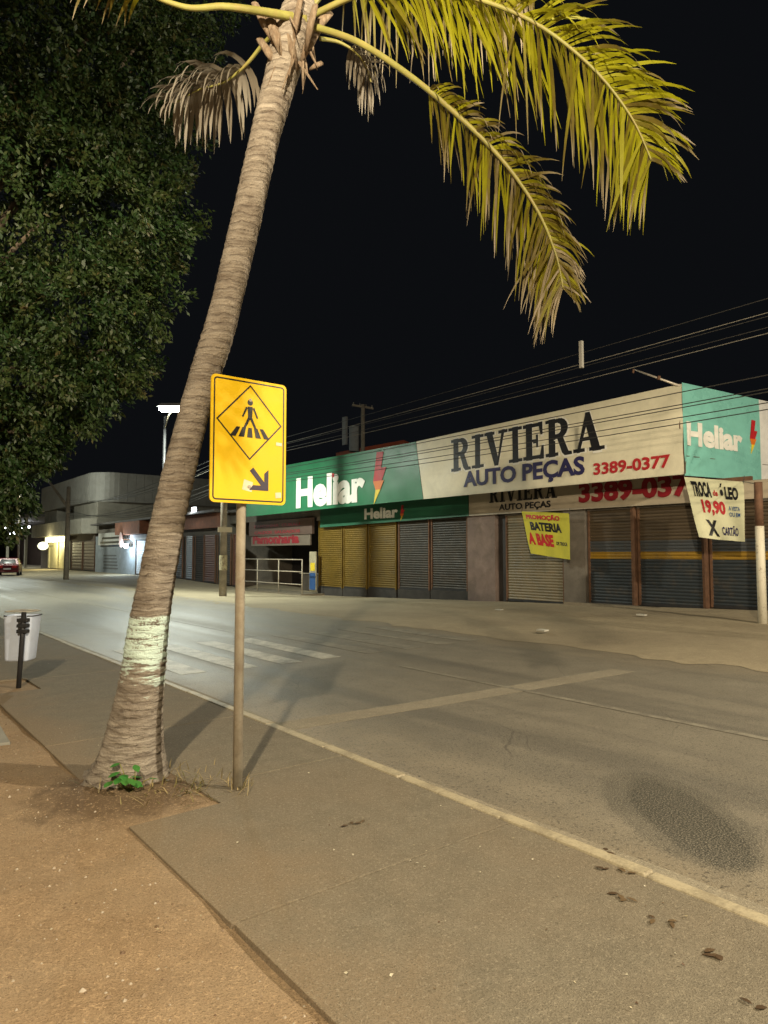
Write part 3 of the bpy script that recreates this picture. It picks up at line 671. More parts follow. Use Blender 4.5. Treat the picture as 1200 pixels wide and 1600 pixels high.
MB().box(XW-.06, XW+.02, a.y, b_.y, a.z+.05, b_.z).build('panel', mat('pale_board', (.16, .13, .10), .6, .2, 3, 40, .1), sr2)
lettering('Pamonharia', INK_MAROON, sr2, on_front(XW-.06, b_.y, a.z+.05), .22, .10, (b_.y-a.y)*.80, (b_.z-a.z)*.72, .01, .05, lift=.004)
# railing in front of the shop
Xr = XW - 1.2
rl = thing('railing', 'low steel pipe railing in front of the dark open shop', 'railing', (Xr, YC0+1, zc))
ra, rb = onx(472, 900, Xr).y, onx(372, 900, Xr).y
zr = [onx(430, p, Xr).z for p in (874, 892, 911)]
for z in zr: MB().tube([(Xr, ra, z), (Xr, rb, z)], .024, 8).build('rail', M_STEEL, rl, True)
for i in range(4): yy = ra + (rb-ra)*i/3; MB().tube([(Xr, yy, yard_z(Xr, yy)-.1), (Xr, yy, zr[0]+.02)], .028, 8).build('upright', M_STEEL, rl, True)
MB().box(Xr-.1, Xr+1.4, ra-.1, rb+.1, -.75, yard_z(Xr, 31)+.06).build('shop_step', M_WALK, shop)
# coolers and counter seen dimly inside
ct = thing('counter', 'low dark serving counter inside the open shop', 'counter', (21, YC0+3, zc))
MB().box(20.8, 21.4, YC0+1.0, YC0+4.5, zc, zc+.95).build('cabinet', mat('counter_dark', (.10, .085, .07), .5, .3, 3, 40, .05), ct); MB().box(20.72, 21.48, YC0+.95, YC0+4.55, zc+.955, zc+1.0).build('top', M_STEEL, ct)
ad = thing('poster_board', 'narrow pale poster board with a yellow patch beside the yellow shutters', 'board', (XW-.2, YC0, zc))
a = onx(494, 925, XW-.25); b_ = onx(484, 862, XW-.25)
MB().box(XW-.27, XW-.22, a.y, b_.y, a.z, b_.z).build('panel', mat('poster_pale', (.36, .32, .22), .6, .3, 4, 40, .1), ad)
MB().box(XW-.285, XW-.272, a.y+.1, b_.y-.12, a.z+1.05, a.z+1.45).build('yellow_patch', INK_YELLOW, ad)
MB().box(XW-.285, XW-.272, a.y+.04, b_.y-.04, a.z+.1, a.z+.95).build('dark_patch', INK_BLUE, ad)

# ------------------------------------------------------------------ row of small shops further on
XR = 18.6
def yR(px, py=860): return onx(px, py, XR).y
M_BRICKRED = mat('terracotta_paint', (.30, .12, .065), .8, .35, 2, 30, .2, 0, (.14, .08, .05), .5)
row = thing('shop_row', 'row of low shops with terracotta fascia and dark shutters behind the palm trunk', 'building', (XR, 50, 0))
yr0, yr1 = YC1 + 3.5, yR(149)
MB().box(XR+.25, 30, yr0, yr1, -.6, 4.3).build('wall', M_WALL, row)
MB().box(XR-.5, 30.2, yr0-.02, yr1, 4.3, 4.45).build('roof', M_ROOF, row)
MB().box(XR-.75, XR-.02, yR(232), yR(193), 3.25, 4.25).build('awning', M_BRICKRED, row)
MB().box(XR-.06, XR+.24, yr0, yR(236), 3.35, 4.29).build('fascia', M_BRICKRED, row)
M_BLUEGREY = mat('blue_grey_wall', (.25, .28, .30), .8, .25, 1.5, 30, .15, 0, (.15, .15, .15), .5)
MB().box(XR, XR+.24, yR(211.5), yR(149), -.6, 3.3).build('front_wall', M_BLUEGREY, row)
for i, (dy, dz) in enumerate([(0, 2.0), (-2.5, 1.35), (-4.6, 1.3)]):
    pp = onx(165, 860, XR)
o = MB()
for i in range(5): o.box(XR-.012, XR-.004, pp.y-3.6+.12*i, pp.y+.6-.3*(i%2), .35+.28*i, .47+.28*i)
o.build('painted_text', mat('faded_grey_ink', (.10, .105, .11), .7, .2, 4, 40, 0), row)
MB().box(XR-.012, XR-.003, yR(182), yR(170), 2.35, 2.9).build('blue_notice', INK_BLUE, row)
shutter(row, yR(229), yR(212.5), .05, 2.75, XR+.06, mat('white_shutter', (.55, .58, .62), .5, .2, 2, 30, .05), .16)
MB().box(XR-.3, XR+.2, yR(234), yR(209), 2.80, 3.2).build('white_lintel', mat('white_lintel', (.55, .56, .58), .6, .2, 2, 30, .1), row)
for p0, p1, m in [(262, 283, M_SHG), (288, 299, mat('blue_grey_shutter', (.20, .23, .28), .5, .25, 2, 30, .05)), (303, 316, M_PLINTH), (317, 334, mat('dark_red_shutter', (.11, .035, .022), .55, .3, 2, 30, .05)), (338, 358, M_SHG), (362, 376, mat('dark_red_shutter', (.11, .035, .022), .55, .3, 2, 30, .05))]:
    shutter(row, yR(p1), yR(p0), .05+wall_z(yR(p0))*.9, 2.9, XR+.12, m, .14)
lw = onx(303, 797, XR); 
ls = thing('shop_sign', 'pale rectangular shop sign beside the blue-white wall lamp', 'sign', (XR, yR(170), 3.5))
a = onx(189, 851, XR-.2); b_ = onx(154, 834, XR-.2)
MB().box(XR-.22, XR-.05, a.y, b_.y, a.z, b_.z).build('panel', mat('pale_sign', (.45, .44, .40), .6, .2, 3, 40, .1), ls)
for i in range(2): MB().box(XR-.235, XR-.222, a.y+.5, b_.y-.7-.5*i, a.z+.15+.38*i, a.z+.32+.38*i).build('text_bar', INK_BLACK, ls)

def small_lamp(name, label, p, m, size, power, col, off, soft=.08):
    t = thing(name, label, 'lamp', p); p = Vector(p); sx, sy, sz = size
    MB().box(p.x-sx, p.x+sx, p.y-sy, p.y+sy, p.z-sz, p.z+sz).build('lens', m, t, bevel=.01)
    MB().box(p.x+sx+.004, p.x+sx+.10, p.y-sy*1.1, p.y+sy*1.1, p.z-sz*.9, p.z+sz*1.1).build('housing', M_DARKMETAL, t)
    if power:
        ld = bpy.data.lights.new('lamp_light', 'POINT'); ld.energy = power; ld.color = col; ld.shadow_soft_size = soft
        lo_ = bpy.data.objects.new('lamp_light', ld); COL.objects.link(lo_); lo_.location = p + Vector(off); attach(lo_, t)
    return t
E_COOL = emit('cool_lamp', (.75, .90, 1.0), 60); E_COOL2 = emit('cool_lamp_far', (.9, .95, 1.0), 14); E_YEL = emit('yellow_tube', (1.0, .93, .45), 4)
small_lamp('wall_lamp', 'bright blue-white wall lamp beside the white shutter', onx(197, 853, XR-.45), E_COOL, (.08, .26, .14), 260, (.65, .85, 1.0), (-.6, -.3, -.2))
small_lamp('floodlight', 'small white floodlight on the shop roof just past the palm trunk', onx(303, 798, XR-.3), E_COOL2, (.08, .22, .22), 30, (.85, .95, 1.0), (-.4, 0, 0))
ph = thing('payphone_sign', 'rounded pale pink sign on the corner of the terracotta awning', 'sign', onx(189, 843, XR-.8)); a = onx(189, 843, XR-.8)
MB().prism(arc(0, 0, .42, .62, 0, 2*math.pi, 20)[:-1], -.04, .04, lambda s, t, h: (a.x-h, a.y-s, a.z+t)).build('disc', mat('pale_pink', (.55, .36, .30), .6, .2, 3, 40, .1), ph)
MB().box(a.x+.045, XR-.02, a.y-.05, a.y+.05, a.z-.05, a.z+.05).build('bracket', M_RUST, ph)

# ------------------------------------------------------------------ two-storey building on the far corner
ya0, ya1 = yR(146), yR(62)
M_AGREY = mat('grey_render', (.30, .28, .23), .85, .2, .8, 20, .15, 0, (.16, .14, .11), .5)
M_ASHEET = mat('grey_sheet_cladding', (.30, .29, .26), .6, .15, .6, 20, .1, .1, (.14, .13, .11), .4)
two = thing('two_storey_building', 'two-storey grey corner building with sheet-clad parapet and balcony', 'building', (XR, ya0, 0))
zr_ = onx(146, 737, XR).z; zf = onx(146, 783, XR).z; zs = onx(110, 815, XR).z; zg = onx(110, 838, XR).z
yrc = 2.2                                       # rounded corner radius
cor = arc(XR+yrc, ya0+yrc, yrc, yrc, -math.pi/2, -math.pi, 8)
MB().prism([(40, ya0), *cor, (XR, ya1), (40, ya1)], zf, zr_).build('parapet_core', M_ASHEET, two)
for i in range(26):                             # cladding sheets on the side that looks down the road
    xx = XR + yrc + i*.82
    MB().box(xx, xx+.78, ya0-.05, ya0-.004, zf+.02, zr_-.03).build('cladding_sheet', M_ASHEET, two)
for i in range(27):
    y0_ = ya0 + yrc + i*.85
    if y0_ + .8 < ya1: MB().box(XR-.05, XR-.004, y0_, y0_+.81, zf+.02, zr_-.03).build('cladding_sheet', M_ASHEET, two)
MB().prism([(40, ya0+.4), (XR+.4, ya0+.4), (XR+.4, ya0+9), (XR+2.2, ya0+9), (XR+2.2, ya1-6), (XR+.4, ya1-6), (XR+.4, ya1-.2), (40, ya1-.2)], zs, zf).build('upper_wall', M_AGREY, two)
MB().prism([(40, ya0-.1), (XR+.2, ya0-.1), (XR-.9, ya0+.9), (XR-.9, ya1+.3), (40, ya1+.3)], zg+.1, zs+.0).build('balcony_band', M_AGREY, two)
MB().box(XR+.15, 40, ya0+.3, ya1, -.4, zg+.1).build('ground_floor_wall', mat('brown_render', (.13, .10, .08), .9, .3, 1, 20, .15), two)
MB().box(XR+2.1, XR+2.19, ya0+10, ya1-8, zs+.4, zf-.5).build('window', mat('dark_glass', (.02, .02, .022), .15, .2, 2, 20, 0), two)
for p0, p1 in [(111, 127), (129, 146.5)]:
    shutter(two, yR(p1), yR(p0), .1, zg-.6, XR+.10, mat('brown_shutter', (.12, .09, .07), .6, .3, 2, 30, .05), .3)
yd0, yd1 = yR(107), yR(76)
MB().box(XR+.05, XR+.14, yd0, yd1, .1, zg-.5).build('lit_doorway', mat('cream_tiles', (.55, .50, .30), .5, .2, 1.5, 10, .1), two)
MB().box(XR+.02, XR+.046, yd0+1.2, yd1-3.6, 3.0, 4.0).build('blue_plate', INK_BLUE, two)
for yy in (yd0+.2, (yd0+yd1)/2, yd1-.3): MB().box(XR-.10, XR+.048, yy-.22, yy+.22, .1, zg-.52).build('door_pillar', MATS['cream_tiles'], two)
small_lamp('tube_light', 'yellow lit sign tube over the cream doorway of the corner building', (XR-.35, (yd0+yd1)/2, zg-.25), E_YEL, (.12, (yd1-yd0)/2-.3, .26), 420, (1.0, .90, .50), (-.9, 0, -.6), .2)
rs = thing('round_sign', 'round pale green hanging sign beside the lit cream doorway', 'sign', onx(67, 853, XR-1.0)); a = onx(67, 853, XR-1.0)
MB().prism(arc(0, 0, .55, .45, 0, 2*math.pi, 24)[:-1], -.07, .07, lambda s, t, h: (a.x+s, a.y+h, a.z+t)).build('disc', emit('round_sign_glow', (.55, .85, .75), .55), rs)
MB().box(a.x+.5, XR+.16, a.y-.04, a.y+.04, a.z-.04, a.z+.04).build('bracket', M_DARKMETAL, rs)

# far shed with strip lights
far = thing('far_shed', 'dark low shed with white strip lights beyond the corner building', 'building', (XR, ya1+8, 0))
MB().box(XR+6, 60, ya1+.6, ya1+70, -.4, 6.2).build('wall', mat('shed_brown', (.10, .065, .045), .9, .3, .5, 10, .1), far)
MB().box(XR-1, 60, ya1+.6, ya1+70, 6.2, 6.6).build('roof', M_ROOF, far)
for i in range(6): yy = ya1+4+i*12; MB().box(XR-.9, XR-.6, yy-.15, yy+.15, -.4, 6.2).build('column', M_AGREY, far)
for i, (px, py) in enumerate([(43, 823.5), (30, 827), (18, 833), (22, 835), (9, 824)]):
    p = onx(px, py, XR+1.5 + i*.4)
    small_lamp('strip_light', 'white strip light under the roof of the far shed', p, E_COOL2, (.10, 1.6 if i else 1.0, .14), 60 if i < 2 else 0, (.9, .95, 1), (0, 0, -.5))['group'] = 'strip lights of the far shed'

# dark mass of house with a red tiled edge behind the store, and the distribution pole
hr = thing('rear_house', 'house with a red tiled roof edge showing above the green fascia', 'building', (27, 38, 0))
a = onx(525, 708, 26.0); b_ = onx(566, 712, 26.0)
MB().box(26.4, 34, b_.y+.2, a.y-.2, -.6, a.z-.25).build('wall', M_WALL, hr)
MB().hexa([(26, b_.y, a.z-.25), (34.4, b_.y, a.z-.25), (34.4, a.y, a.z-.25), (26, a.y, a.z-.25), (26, b_.y, a.z+.02), (30, b_.y+.6, a.z+1.0), (30, a.y-.6, a.z+1.0), (26, a.y, a.z+.02)]).build('roof', mat('red_tiles', (.42, .10, .05), .8, .3, 3, 30, .3), hr)
def utility_pole(label, base, top, m=M_CONCPOLE, arm=None, r0=.15, r1=.09, extra=None):
    t = thing('utility_pole', label, 'utility pole', base)
    x, y_, z = base
    MB().tube([(x, y_, z-.4), (x, y_, (z+top)/2), (x, y_, top)], [r0, (r0+r1)/2, r1], 10).build('pole', m, t, True)
    for zz, wd, wid in (arm or []): 
        MB().box(x-wd, x+wd, y_-.05, y_+.05, zz-.06, zz+.06).build('crossarm', m, t)
        for k in (-.9, -.3, .3, .9): MB().tube([(x+wd*k, y_, zz+.06), (x+wd*k, y_, zz+.20)], [.04, .025], 8).build('insulator', M_WIRE_PALE, t)
    return t
tp = atd(567, 632, 43)
up = utility_pole('dark utility pole with transformer rising behind the green fascia', (tp.x, tp.y, -.2), tp.z, M_CONCPOLE, [(tp.z-.15, .8, 0)], .17, .12)
MB().tube([(tp.x-.1, tp.y+.75, tp.z-2.9), (tp.x-.1, tp.y+.75, tp.z-1.3)], .34, 12).build('transformer', mat('transformer_grey', (.20, .21, .21), .5, .2, 4, 40, .05), up)
MB().box(tp.x-.4, tp.x-.25, tp.y+1.3, tp.y+1.7, tp.z-2.4, tp.z-.6).build('switch_box', mat('transformer_grey', (.2, .2, .2)), up)
u1 = onz(348, 929, -.1)
ut = utility_pole('roadside utility pole with a white plate and ragged posters, seen below the yellow sign', (u1.x, u1.y, yard_z(u1.x, u1.y)), 8.6, M_CONCPOLE, [(8.3, .9, 0)], .17, .11)
a = onx(352, 828, u1.x); MB().box(u1.x-.36, u1.x+.30, u1.y-.20, u1.y-.18, a.z-.10, a.z+.12).build('name_plate', mat('plate_cream', (.60, .54, .40), .5, .1, 3, 40, 0), ut)
a = onx(347, 880, u1.x); MB().tube([(u1.x, u1.y, a.z-.30), (u1.x, u1.y, a.z+.35)], .176, 10, False).build('poster', m_paint_worn('old_paper', (.50, .45, .28), (.22, .18, .12), .44, .52, 8), ut, True)
u2 = onz(103, 906, -.1)
ur = utility_pole('slender roadside pole with a bare unlit lamp arm before the corner building', (u2.x, u2.y, -.1), 6.3, M_CONCPOLE, [], .19, .13)
a = atd(108, 790, (u2 - CAM).dot(_f)); b_ = atd(66, 738, (u2 - CAM).dot(_f)+1.5)
MB().tube([(u2.x, u2.y, a.z-.1), b_], [.11, .06], 8).build('lamp_arm', M_CONCPOLE, ur, True)
MB().tube([b_, b_ + (b_-a).normalized()*.8], [.09, .13], 8).build('unlit_lamp', M_LAMPBODY, ur, True)
un = utility_pole('roadside utility pole beyond the corner of the store, by the teal sign', (12.2, -7.4, -.1), 8.6, M_CONCPOLE, [(8.3, .9, 0)])

# cables from pole to pole
def cable(pts, sag, r, m, label, group, n=18):
    path = []
    for i in range(len(pts)-1):
        a, b = Vector(pts[i]), Vector(pts[i+1])
        for k in range(n + (i == len(pts)-2)):
            t = k/n; q = a.lerp(b, t); q.z -= sag[i]*4*t*(1-t); path.append(q)
    o = MB().tube(path, r, 5).build('overhead_cable', m); tag(o, label, 'cable', group); return o
ux = u1.x
for i, (z0_, z1_, dx) in enumerate([(6.18, 5.95, 0), (5.98, 5.80, .12), (5.86, 5.70, -.10), (5.72, 5.62, .05), (5.62, 5.50, -.05)]):
    cable([(12.2+dx, -7.4, z0_+.12), (ux+dx, u1.y, z1_+.12), (u2.x+dx, u2.y, 4.9+.16*i)], [.12+.03*i, .35+.10*i], .007, M_WIRE_PALE if i in (1, 4) else M_WIRE, 'pale weathered cable of the upper bundle strung between the roadside poles' if i in (1, 4) else 'dark slack cable of the upper bundle strung between the roadside poles', 'upper roadside cables')
for i, (z0_, z1_, dx) in enumerate([(4.80, 4.95, 0), (4.62, 4.80, .10), (4.58, 4.72, -.08), (4.44, 4.66, .06), (4.36, 4.55, -.03)]):
    cable([(12.2+dx, -7.4, z0_), (ux+dx, u1.y, z1_), (u2.x+dx, u2.y, 4.2+.14*i)], [.10+.05*i, .40+.13*i], .010, M_WIRE, 'dark cable of the lower bundle crossing in front of the fascia', 'lower roadside cables')
a = onx(908, 533, 12.15); b_ = onx(908, 575, 12.15)
cs = thing('cable_spacer', 'short pale vertical spacer rod clipped to the upper cables', 'cable spacer', b_)
MB().box(a.x-.035, a.x+.035, a.y-.035, a.y+.035, b_.z, a.z).build('rod', mat('pale_plastic', (.26, .25, .22), .5, .1, 4, 40, 0), cs)

# ------------------------------------------------------------------ pedestrian crossing sign
sp = onz(371, 1232, 0)
sign = thing('traffic_sign', 'yellow pedestrian crossing sign on a steel post beside the palm', 'traffic sign', (sp.x, sp.y, 0))
SY = sp.y - .055
_n = Vector((0, -1, 0))
tl = onplane(331, 581, (sp.x, SY, 0), _n); tr = onplane(445, 603, (sp.x, SY, 0), _n); bl = onplane(326, 784, (sp.x, SY, 0), _n)
W = .60; H = tl.z - bl.z - .01; cx = (tl.x + tr.x)/2; zb_s = bl.z
MB().tube([(sp.x, sp.y, -.15), (sp.x, sp.y, zb_s+.4), (sp.x, sp.y, zb_s+H-.08)], .034, 14).build('post', M_STEEL, sign, True)
def rrect(w, h, r, n=5):
    out = []
    for qx, qy, a0 in ((w/2-r, h/2-r, 0), (-w/2+r, h/2-r, 90), (-w/2+r, -h/2+r, 180), (w/2-r, -h/2+r, 270)):
        out += [(qx + r*math.cos(R_(a0+90*i/n)), qy + r*math.sin(R_(a0+90*i/n))) for i in range(n+1)]
    return out
cz = zb_s + H/2
sf = lambda a, b, h: (cx + a, SY - h, cz + b)
M_SIGNY = mat('sign_yellow', (.80, .52, .004), .6, .06, 3, 60, .02, 0, (.78, .47, .02), .25); M_SIGNB = mat('sign_black', (.018, .016, .014), .45, .15, 5, 40, 0)
pl = MB().prism(rrect(W, H, .035), 0, .012, sf).build('plate', M_SIGNY, sign)
def ring2(w, h, r, t, z): # thin border line
    o = rrect(w, h, r); i = rrect(w-2*t, h-2*t, max(.004, r-t)); b = MB(); n = len(o)
    for k in range(n):
        q = (k+1) % n; b.prism([o[k], o[q], i[q], i[k]], z, z+.0012, sf)
    return b
ring2(W-.036, H-.036, .026, .010, .0125).build('border', M_SIGNB, pl)
DC = H*.5 - .315; DR = .262
def dring(r, t, z):
    b = MB()
    for k in range(4):
        a0 = R_(90*k); a1 = R_(90*(k+1)); f = lambda a, rr: (math.cos(a)*rr, DC + math.sin(a)*rr*1.05)
        b.prism([f(a0, r), f(a1, r), f(a1, r-t), f(a0, r-t)], z, z+.0012, sf)
    return b
dring(DR, .014, .0127).build('diamond', M_SIGNB, pl)
fg = MB(); zl = .0130
def bar(x0, y0, x1, y1, w0, w1, zz=None):
    d = Vector((x1-x0, y1-y0)).normalized(); nx, ny = -d.y, d.x
    fg.prism([(x0+nx*w0/2, DC+y0+ny*w0/2), (x0-nx*w0/2, DC+y0-ny*w0/2), (x1-nx*w1/2, DC+y1-ny*w1/2), (x1+nx*w1/2, DC+y1+ny*w1/2)], zz or zl, (zz or zl)+.001, sf)
fg.prism([(.022*math.cos(t*.5236), DC+.145+.022*math.sin(t*.5236)) for t in range(12)], zl, zl+.001, sf)
fg.prism([(-.020, DC+.115), (.020, DC+.115), (.016, DC+.02), (-.016, DC+.02)][::-1], zl, zl+.001, sf)
bar(-.026, .108, -.060, .035, .016, .012, zl+.0003); bar(.026, .108, .060, .035, .016, .012, zl+.0006)
bar(-.008, .03, -.066, -.088, .020, .016, zl+.0009); bar(.008, .03, .066, -.088, .020, .016, zl+.0012)
fg.build('walking_figure', M_SIGNB, pl)
st = MB()
for k in range(5):
    xb = (k-2)*.068; xt = (k-2)*.046
    st.prism([(xb-.022, DC-.110), (xb+.022, DC-.110), (xt+.014, DC-.040), (xt-.014, DC-.040)], zl+.0015, zl+.0025, sf)
st.build('zebra_stripes', M_SIGNB, pl)
ar = MB(); AX, AY = .155, -H/2 + .10
ar.prism([(AX, AY), (AX, AY+.155), (AX-.034, AY+.155-.03), (AX-.034, AY+.062), (AX-.125, AY+.165), (AX-.152, AY+.138), (AX-.062, AY+.036), (AX-.125, AY+.036), (AX-.155, AY)], zl, zl+.001, sf)
ar.build('arrow', mat('faded_navy', (.045, .035, .055), .5, .3, 5, 40, 0), pl)
for bx, bz in ((0, .30), (0, -.33)):
    MB().prism([(bx+.012*math.cos(t*.785), bz+.012*math.sin(t*.785)) for t in range(8)], .0122, .018, sf).build('bolt', M_STEEL, pl)
M_TAPE = mat('pale_sticker', (.70, .62, .42), .4, .15, 8, 40, 0)
MB().prism([(-.055, -H/2+.10), (.02, -H/2+.085), (.03, -H/2+.155), (-.04, -H/2+.175)], .0121, .0124, sf).build('sticker_remnant', M_TAPE, pl)
MB().prism([(.215, -H/2+.05), (.262, -H/2+.055), (.26, -H/2+.095), (.212, -H/2+.09)], .0140, .0145, sf).build('sticker_remnant', M_TAPE, pl)
MB().prism([(.215, -.01), (.265, -.012), (.265, .012), (.215, .014)], .0140, .0145, sf).build('sticker_remnant', M_TAPE, pl)
for z in (cz-.3, cz+.25): MB().box(cx-.06, cx+.06, SY+.002, SY+.10, z-.018, z+.018).build('clamp', M_STEEL, sign)

# ------------------------------------------------------------------ litter bin
bp = onz(28, 1072, 0)
tb = thing('litter_bin', 'white plastic litter bin hung on a dark post by the kerb', 'litter bin', (bp.x, bp.y, 0))
ax = _r.copy(); fw = _f0.copy()
q = lambda a, b, z: Vector((bp.x, bp.y, 0)) + ax*a + fw*b + Vector((0,0,z))
MB().tube([q(0,0,-.2), q(.03,0,.55), q(.045,0,.92)], .030, 10).build('post', M_DARKMETAL, tb, True)
zt_b, zb_b = .87, .30
body = MB(); n = 24
def bring(w, d, z, off=0.04): return [q(-.065 + w*math.copysign(abs(math.cos(t))**.28, math.cos(t)), off + d + d*math.copysign(abs(math.sin(t))**.28, math.sin(t)), z) for t in [2*math.pi*k/n for k in range(n)]]
rings = [bring(.142, .11, zb_b), bring(.155, .12, zb_b+.02), bring(.183, .145, zt_b-.02), bring(.187, .15, zt_b)]
for rr in rings: body.v += [tuple(p) for p in rr]
for k in range(len(rings)-1):
    for j_ in range(n): body.f.append((k*n+j_, k*n+(j_+1)%n, (k+1)*n+(j_+1)%n, (k+1)*n+j_))
body.f.append(tuple(range(n-1, -1, -1)))
body.build('body', mat('white_plastic', (.62, .70, .86), .4, .06, 3, 40, .02, 0, (.40, .40, .40), .3), tb, True)
rim = MB(); r1 = bring(.192, .154, zt_b+.002); r2 = bring(.192, .154, zt_b-.012)
for j_ in range(n): rim.quad(r1[j_], r1[(j_+1)%n], r2[(j_+1)%n], r2[j_])
rim.build('rim', M_DARKMETAL, tb)
rimw = MB(); r3 = bring(.17, .14, zt_b+.05)
rimw.tube([p for p in r3] + [r3[0]], .008, 6); rimw.build('hoop', M_STEEL, tb)
for z in (.82, .75, .68): MB().hexa([q(-.03,-.035,z-.022), q(.10,-.035,z-.022), q(.10,.05,z-.022), q(-.03,.05,z-.022), q(-.03,-.035,z+.022), q(.10,-.035,z+.022), q(.10,.05,z+.022), q(-.03,.05,z+.022)]).build('clamp', M_DARKMETAL, tb, bevel=.006)

# concrete inspection cover set in the earth
pc = onz(6, 1125, 0)
ic = thing('inspection_slab', 'grey concrete slab with a dark lid set in the earth verge', 'slab', (.8, 7.6, 0))
MB().prism([(.15, 6.95), (1.22, 6.80), (1.30, 8.35), (.2, 8.4)], -.12, .012).build('slab', mat('grey_slab', (.27, .26, .22), .85, .25, 2, 60, .3), ic, bevel=.01)
MB().prism([(.30+.38*(1+math.cos(t*.314)), 7.02+.17*(1+math.sin(t*.314))) for t in range(20)], .0125, .022).build('lid', mat('iron_lid', (.05, .048, .045), .6, .3, 5, 60, .3, .3), ic)

# ------------------------------------------------------------------ palm
M_PALM = m_trunk()
D0 = 5.02
tp_px = [(203, 1228, .34), (205, 1205, .275), (209, 1170, .225), (214, 1120, .185), (222, 1060, .160), (233, 975, .140), (246, 900, .132), (265, 800, .120), (289, 700, .114), (316, 600, .112), (347, 500, .112), (371, 400, .108), (394, 300, .106), (417, 200, .108), (436, 130, .118), (452, 70, .135), (466, 20, .125), (474, -10, .08)]
cpts = [(atd(a, b, D0), r) for a, b, r in tp_px]
palm = thing('palm_tree', 'leaning coconut palm with a band of old lime wash on its trunk', 'palm tree', onz(205, 1215, 0))
def catmull(P, n):
    out = []
    for i in range(len(P)-1):
        p0, p1, p2, p3 = P[max(i-1, 0)], P[i], P[i+1], P[min(i+2, len(P)-1)]
        for k in range(n):
            t = k/n; out.append(.5*((2*p1) + (p2-p0)*t + (2*p0-5*p1+4*p2-p3)*t*t + (3*p1-p0-3*p2+p3)*t**3))
    out.append(P[-1]); return out
n_ = 26
pp = catmull([p for p, r in cpts], n_); rr_ = []
for i in range(len(pp)):
    t = i/n_; k = min(int(t), len(cpts)-2); rr_.append(cpts[k][1] + (cpts[k+1][1]-cpts[k][1])*(t-k))
tm = MB(); NS = 36; s_len = 0
tdir = (pp[-1]-pp[0]).normalized(); e1 = (_r - tdir*_r.dot(tdir)).normalized(); e2 = tdir.cross(e1)
for i, p in enumerate(pp):
    if i: s_len += (pp[i]-pp[i-1]).length
    ringph = (s_len/.062) % 1.0
    for j_ in range(NS):
        a = 2*math.pi*j_/NS; base_f = smooth(.5, 0, p.z)
        rad = rr_[i]*(1 + (.045 + .05*mnoise.noise(Vector((p.z*3, 0, 7))))*(1-ringph)**1.5 - .02 + .05*mnoise.noise(Vector((math.cos(a)*1.5, math.sin(a)*1.5, p.z*2.2))) + .03*mnoise.noise(Vector((math.cos(a)*5, math.sin(a)*5, p.z*14))) + base_f*.14*mnoise.noise(Vector((math.cos(a)*2.2, math.sin(a)*2.2, 1))))
        wob = .010*mnoise.noise(Vector((math.cos(a)*2, math.sin(a)*2, p.z*6)))
        tm.v.append(tuple(p + (e1*math.cos(a) + e2*math.sin(a))*rad + tdir*wob))
for i in range(len(pp)-1):
    for j_ in range(NS): a = i*NS+j_; b = i*NS+(j_+1)%NS; tm.f.append((a, b, b+NS, a+NS))
tm.build('trunk', M_PALM, palm, True)
M_FROND = m_leaf('palm_leaflet', (.29, .285, .009), (.135, .105, .018), (.40, .34, .25), .32)
M_DEAD = m_leaf('dead_palm_leaflet', (.10, .085, .06), (.14, .12, .09), (.22, .20, .165), .2)
M_RACH = mat('frond_stem', (.25, .24, .06), .5, .3, 5, 50, .1, 0, (.30, .20, .08), .5)
M_BOOT = mat('leaf_sheath', (.21, .15, .10), .9, .45, 6, 60, .5, 0, (.36, .30, .22), .6, .2, (6, 6, 1.5))
rng = random.Random(11)
